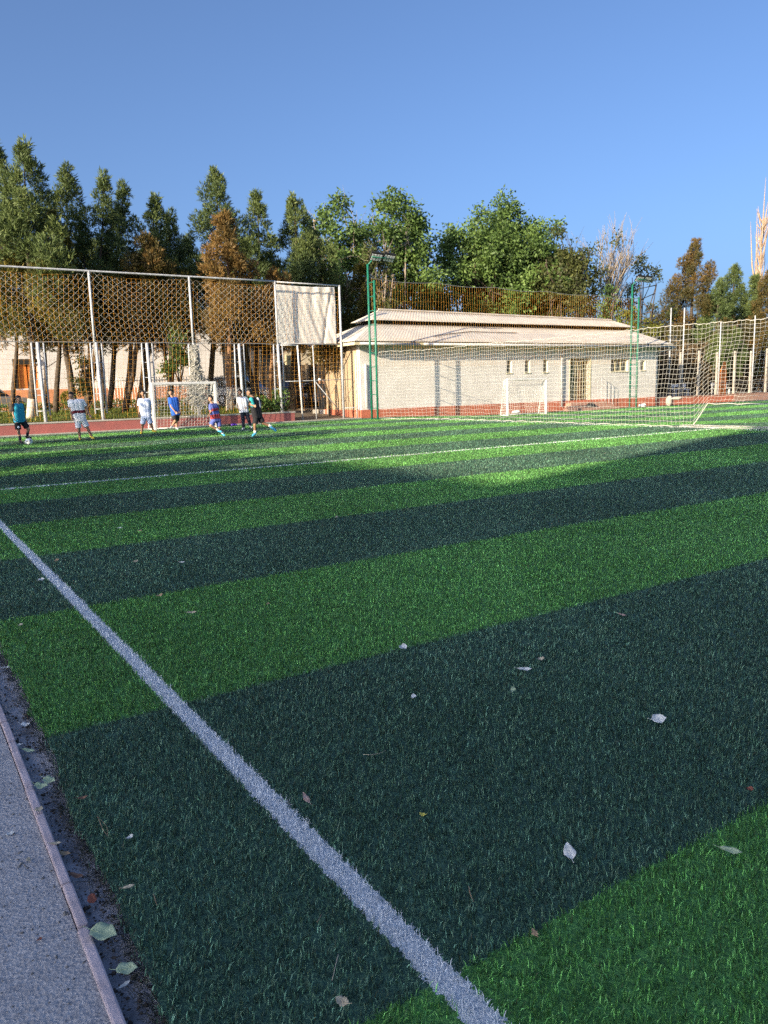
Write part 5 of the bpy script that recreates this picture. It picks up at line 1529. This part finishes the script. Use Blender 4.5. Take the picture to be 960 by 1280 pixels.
# ------------------------------------------------------------------ fallen leaves and straws
def leaf(label, px, py, len_px, kind, colr, ang, z=.034, group='fallen leaves', curl=.25, name='fallen_leaf'):
    p = Vector(gp(px, py, z)); sc = F / (p.y * math.cos(TH) + (H - z) * math.sin(TH)); L_ = len_px / sc
    wd = {'ovate': .36, 'lance': .17, 'round': .45, 'scrap': .38}[kind] * L_
    R = np.random.default_rng(int(px * 7 + py)); n = 11; rows = []
    for i in range(n):
        f = i / (n - 1)
        if kind == 'round': hw = wd * math.sqrt(max(0, 1 - (2 * f - 1) ** 2)) ** .9
        elif kind == 'scrap': hw = wd * max(.0, math.sin(math.pi * f) ** .6) * R.uniform(.6, 1.1)
        else: hw = wd * math.sin(math.pi * f ** (.75 if kind == 'ovate' else .9)) ** .85
        hw = max(hw, .0006)
        zc = curl * L_ * (f - .5) ** 2 + R.normal(0, .006 * L_)
        row = []
        for s in (-1, -.5, 0, .5, 1):
            row.append(((f - .5) * L_, s * hw, zc + abs(s) ** 1.5 * hw * (.35 + .25 * math.sin(f * 9 + s)) + .003))
        rows.append(row)
    P = np.array(rows); c, s_ = math.cos(ang), math.sin(ang)
    P = np.stack([P[..., 0] * c - P[..., 1] * s_, P[..., 0] * s_ + P[..., 1] * c, P[..., 2]], -1)
    tl = (.62 if kind == 'ovate' else .38) if z > .02 else .12
    P = np.stack([P[..., 0], P[..., 1] * math.cos(tl) - P[..., 2] * math.sin(tl), P[..., 2] * math.cos(tl) + P[..., 1] * math.sin(tl)], -1)
    P[..., 2] -= min(0, P[..., 2].min()) * .8
    P = P + np.array(p)
    t = thing(name, label, 'leaf', tuple(p), group)
    m = MB(); m.grid(P); o = m.build('blade', colr, t, smooth=True); so = o.modifiers.new('t', 'SOLIDIFY'); so.thickness = .0006
    m = MB(); e0 = (P[0, 2] + P[1, 2]) / 2; d = Vector(P[0, 2] - P[3, 2]).normalized(); m.tube([P[5, 2] + np.array([0, 0, .0008]), P[0, 2], tuple(Vector(P[0, 2]) + d * L_ * .3 + Vector((0, 0, .002)))], [.0006, .0009, .0007], 5); m.build('stalk', colr, t)


LV = dict(pale=pmat('pale_leaf', (.80, .80, .78), (.64, .64, .60), 60, .7, transl=.1), cream=pmat('cream_leaf', (.52, .46, .34), (.40, .34, .24), 60, .7), green=pmat('pale_green_leaf', (.42, .50, .32), (.34, .42, .26), 60, .55), brown=pmat('brown_leaf', (.26, .15, .10), (.17, .09, .06), 60, .8), tan=pmat('tan_leaf', (.42, .30, .18), (.30, .20, .12), 60, .8), yellow=pmat('yellow_leaf', (.50, .46, .10), None, 60, .7), red=pmat('red_brown_leaf', (.28, .09, .06), (.16, .06, .04), 60, .8), pinkish=pmat('pinkish_leaf', (.46, .34, .30), (.32, .20, .17), 50, .8))
leaf('largest whitish leaf, lying curled on the dark band at right', 823, 901, 19, 'ovate', LV['pale'], .1, curl=.5)
leaf('white upright-looking leaf on the dark band near the bottom right corner stripe', 711, 1067, 21, 'ovate', LV['pale'], 1.7, curl=.4)
leaf('long narrow pale leaf on the light green corner at bottom right', 913, 1064, 27, 'lance', LV['green'], -.3)
leaf('narrow pale leaf lying level on the dark band above the middle', 656, 837, 17, 'lance', LV['pale'], -.05)
leaf('small crumpled cream leaf just right of the narrow pale leaf', 676, 824.5, 9, 'scrap', LV['cream'], .4, curl=.7)
leaf('tiny white leaf with raised stalk at the edge of the dark band', 504, 810, 10, 'round', LV['pale'], .5, curl=.8)
leaf('tiny square white scrap of leaf in the middle of the dark band', 517, 871, 7, 'round', LV['pale'], .9)
leaf('pinkish withered leaf right beside the thick white line', 383, 999, 19, 'lance', LV['pinkish'], 2.1, curl=.5)
leaf('tiny bright yellow leaf on the dark band', 528, 1019, 8, 'scrap', LV['yellow'], 2.8, curl=.9)
leaf('faint grey-green leaf scrap below the narrow pale leaf', 641, 863, 9, 'scrap', LV['green'], 1.0)
leaf('small pinkish leaf high on the dark band at right', 778, 769, 10, 'lance', LV['pinkish'], -.5)
leaf('tan leaf lying on the light band above the line', 240, 766, 12, 'lance', LV['cream'], .1)
leaf('pale leaf on the dark band close left of the white line', 52, 725, 8, 'scrap', LV['pale'], .4)
leaf('tan leaf touching the white line on the dark band', 71, 701, 7, 'scrap', LV['tan'], 1.1)
leaf('small pale leaf on the second dark band, left one of two', 170, 702, 6, 'scrap', LV['cream'], .2)
leaf('small pale leaf on the second dark band, right one of two', 228, 703, 7, 'lance', LV['pale'], .0)
leaf('curled tan leaf at the lower edge of the second dark band', 200, 745, 8, 'scrap', LV['tan'], .6, curl=.8)
leaf('pale leaf on the second light band, left one of a pair', 150, 660, 6, 'lance', LV['pale'], .2)
leaf('flat tan leaf on the second light band, right one of a pair', 175, 663.5, 7, 'lance', LV['tan'], .0)
leaf('tiny tan leaf alone on the middle of the light band', 335, 755, 5, 'scrap', LV['tan'], .9)
leaf('tiny tan leaf on the far light band edge', 421, 646.5, 5, 'scrap', LV['cream'], .9)
leaf('tiny cream leaf near the left edge of the light band', 26, 781.5, 6, 'scrap', LV['cream'], .9)
leaf('small tan leaf on the light green corner by the white line', 668, 1167, 11, 'scrap', LV['tan'], 2.0, curl=.6)
leaf('pale cream leaf on the dark turf left of the white line', 161, 1109, 14, 'lance', LV['cream'], .3)
leaf('curled brown leaf on the turf edge by the gutter', 104, 998, 12, 'lance', LV['brown'], .3, curl=.8)
leaf('small crumpled whitish leaf on the dark turf left of the line', 163, 1047, 8, 'scrap', LV['pale'], .8, curl=.9)
leaf('small reddish leaf at the right edge of the dark band', 937, 987, 9, 'scrap', LV['red'], .2, curl=.8)
leaf('dry pale flower-like leaf curl at the bottom left of the line', 428, 1253, 18, 'scrap', LV['cream'], 2.7, curl=.9)
gz = .012
leaf('largest pale green leaf spanning kerb and gutter', 130, 1168, 37, 'ovate', LV['green'], -.25, z=gz, curl=.2)
leaf('second pale green leaf in the gutter, below the largest', 159, 1213, 27, 'ovate', LV['green'], .1, z=0)
leaf('pale green leaf standing over the gutter, upper of a touching pair', 62, 977, 18, 'ovate', LV['green'], -.4, z=.01, curl=.5)
leaf('crinkled pale green leaf, lower of a touching pair in the gutter', 52, 984, 18, 'scrap', LV['green'], -.2, z=gz, curl=.6)
leaf('round cream leaf lying on top of the kerb', 49, 1013, 10, 'round', LV['cream'], .2, z=.02)
leaf('pale torn leaf on the asphalt left of the kerb', 13, 1043, 10, 'scrap', LV['pale'], .6, z=.004)
leaf('crumpled tan leaf on the asphalt near the kerb', 36, 1076, 8, 'scrap', LV['cream'], 2.2, z=.004, curl=.9)
leaf('curled dark red leaf clump in the gutter', 116, 1127, 18, 'scrap', LV['red'], 2.1, z=-.01, curl=.9)
leaf('brown leaf lying across the gutter above the red clump', 80, 1068, 20, 'lance', LV['tan'], -.2, z=-.01, curl=.4)
leaf('long tan leaf in the gutter between two kerb stones', 96, 1096, 22, 'lance', LV['brown'], -.3, z=-.012, curl=.5)
leaf('pale leaf end lying over a broken kerb stone', 70, 1055, 14, 'lance', LV['cream'], .1, z=.012)
leaf('greyish leaf in the gutter near the left edge, topmost', 8, 835, 12, 'lance', LV['pale'], .2, z=-.01)
leaf('long pale leaf across the gutter below the topmost one', 18, 934, 20, 'lance', LV['pale'], .4, z=-.01, curl=.4)
leaf('whitish folded leaf in the gutter at the stripe edge', 32, 907, 12, 'ovate', LV['pale'], -.1, z=-.008, curl=.6)
leaf('thin pale leaf lying flat in the gutter under the stripe edge', 36, 939, 19, 'lance', LV['green'], -.3, z=-.012)
leaf('pointed pale leaf beside the second gutter leaf', 156, 1232, 16, 'lance', LV['pale'], .8, z=-.02)
leaf('tiny rust-red leaf scrap on the asphalt path', 50, 1175, 6, 'scrap', LV['red'], .8, z=.004)


def straw(label, pts, mat, r=.0011):
    P = [Vector(gp(x, y, .036 + .004 * (i % 2))) for i, (x, y) in enumerate(pts)]
    # smooth the polyline
    Q_ = []
    for i in range(len(P) - 1):
        for f in (0, .33, .66): Q_.append(P[i].lerp(P[i + 1], f))
    Q_.append(P[-1])
    m = MB(); m.tube(Q_, [r * (1 - .5 * i / len(Q_)) for i in range(len(Q_))], 5); m.build('straw', mat, smooth=True, label=label, cat='straw', group='dry straws on the turf')


straw('straight pale straw standing out on the dark turf at the bottom', [(423, 1193), (419, 1209), (415, 1226)], LV['cream'], .0014)
straw('curved pale straw lying in the middle of the dark band', [(454, 943), (465, 943.5), (477, 941), (482, 938)], LV['cream'])
straw('looped dry straw on the dark turf near the gutter', [(122, 1020), (128, 1036), (135, 1046), (134, 1034), (126, 1024)], LV['tan'])
straw('wavy dry straw right of the thick line on the dark band', [(586, 1108), (588, 1118), (592, 1127)], LV['tan'], .0016)
straw('short dry straw left of the gutter turf edge', [(192, 1118), (196, 1131)], LV['tan'])
straw('thin bent straw on the left dark turf near the line', [(402, 1143), (398, 1150), (396, 1153)], LV['tan'])

# ------------------------------------------------------------------ camera, light, sky
cam = bpy.data.cameras.new('camera'); co = bpy.data.objects.new('camera', cam); COL.objects.link(co)
fwd = Vector((0, math.cos(TH), -math.sin(TH))); up0 = Vector((0, math.sin(TH), math.cos(TH))); r0 = Vector((1, 0, 0))
rt = r0 * math.cos(ROLL) - up0 * math.sin(ROLL); up = r0 * math.sin(ROLL) + up0 * math.cos(ROLL)
co.matrix_world = Matrix(((rt.x, up.x, -fwd.x, 0), (rt.y, up.y, -fwd.y, 0), (rt.z, up.z, -fwd.z, H), (0, 0, 0, 1)))
cam.sensor_fit = 'AUTO'; cam.sensor_width = 36.0; cam.lens = 36.0 * F / 1280.0
cam.clip_start = .05; cam.clip_end = 3000
S.camera = co

sd = Vector(w(1, SDV, -.95)).normalized()          # direction the light travels
sun = bpy.data.lights.new('sun', 'SUN'); so = bpy.data.objects.new('sun', sun); COL.objects.link(so)
so.rotation_euler = sd.to_track_quat('-Z', 'Y').to_euler()
so.location = (-20, -25, 30)
sun.energy = 4.2; sun.angle = math.radians(.3); sun.color = (1.0, .83, .58)
W = bpy.data.worlds.new('World'); S.world = W; W.use_nodes = True
nt = W.node_tree; bg = nt.nodes['Background']
sky = nt.nodes.new('ShaderNodeTexSky'); sky.sky_type = 'NISHITA'; sky.sun_disc = False
sv = -sd
sky.sun_elevation = math.asin(sv.z); sky.sun_rotation = math.atan2(sv.x, sv.y)
sky.air_density = .68; sky.dust_density = 5.6; sky.ozone_density = 4.2; sky.altitude = 300
nt.links.new(sky.outputs[0], bg.inputs['Color']); bg.inputs['Strength'].default_value = .11

S.view_settings.view_transform = 'Standard'; S.view_settings.look = 'None'; S.view_settings.gamma = 1.0
S.view_settings.exposure = 1.3
S.render.resolution_x = 768; S.render.resolution_y = 1024
S.cycles.use_denoising = False
S.cycles.max_bounces = 6; S.cycles.diffuse_bounces = 3; S.cycles.transparent_max_bounces = 8
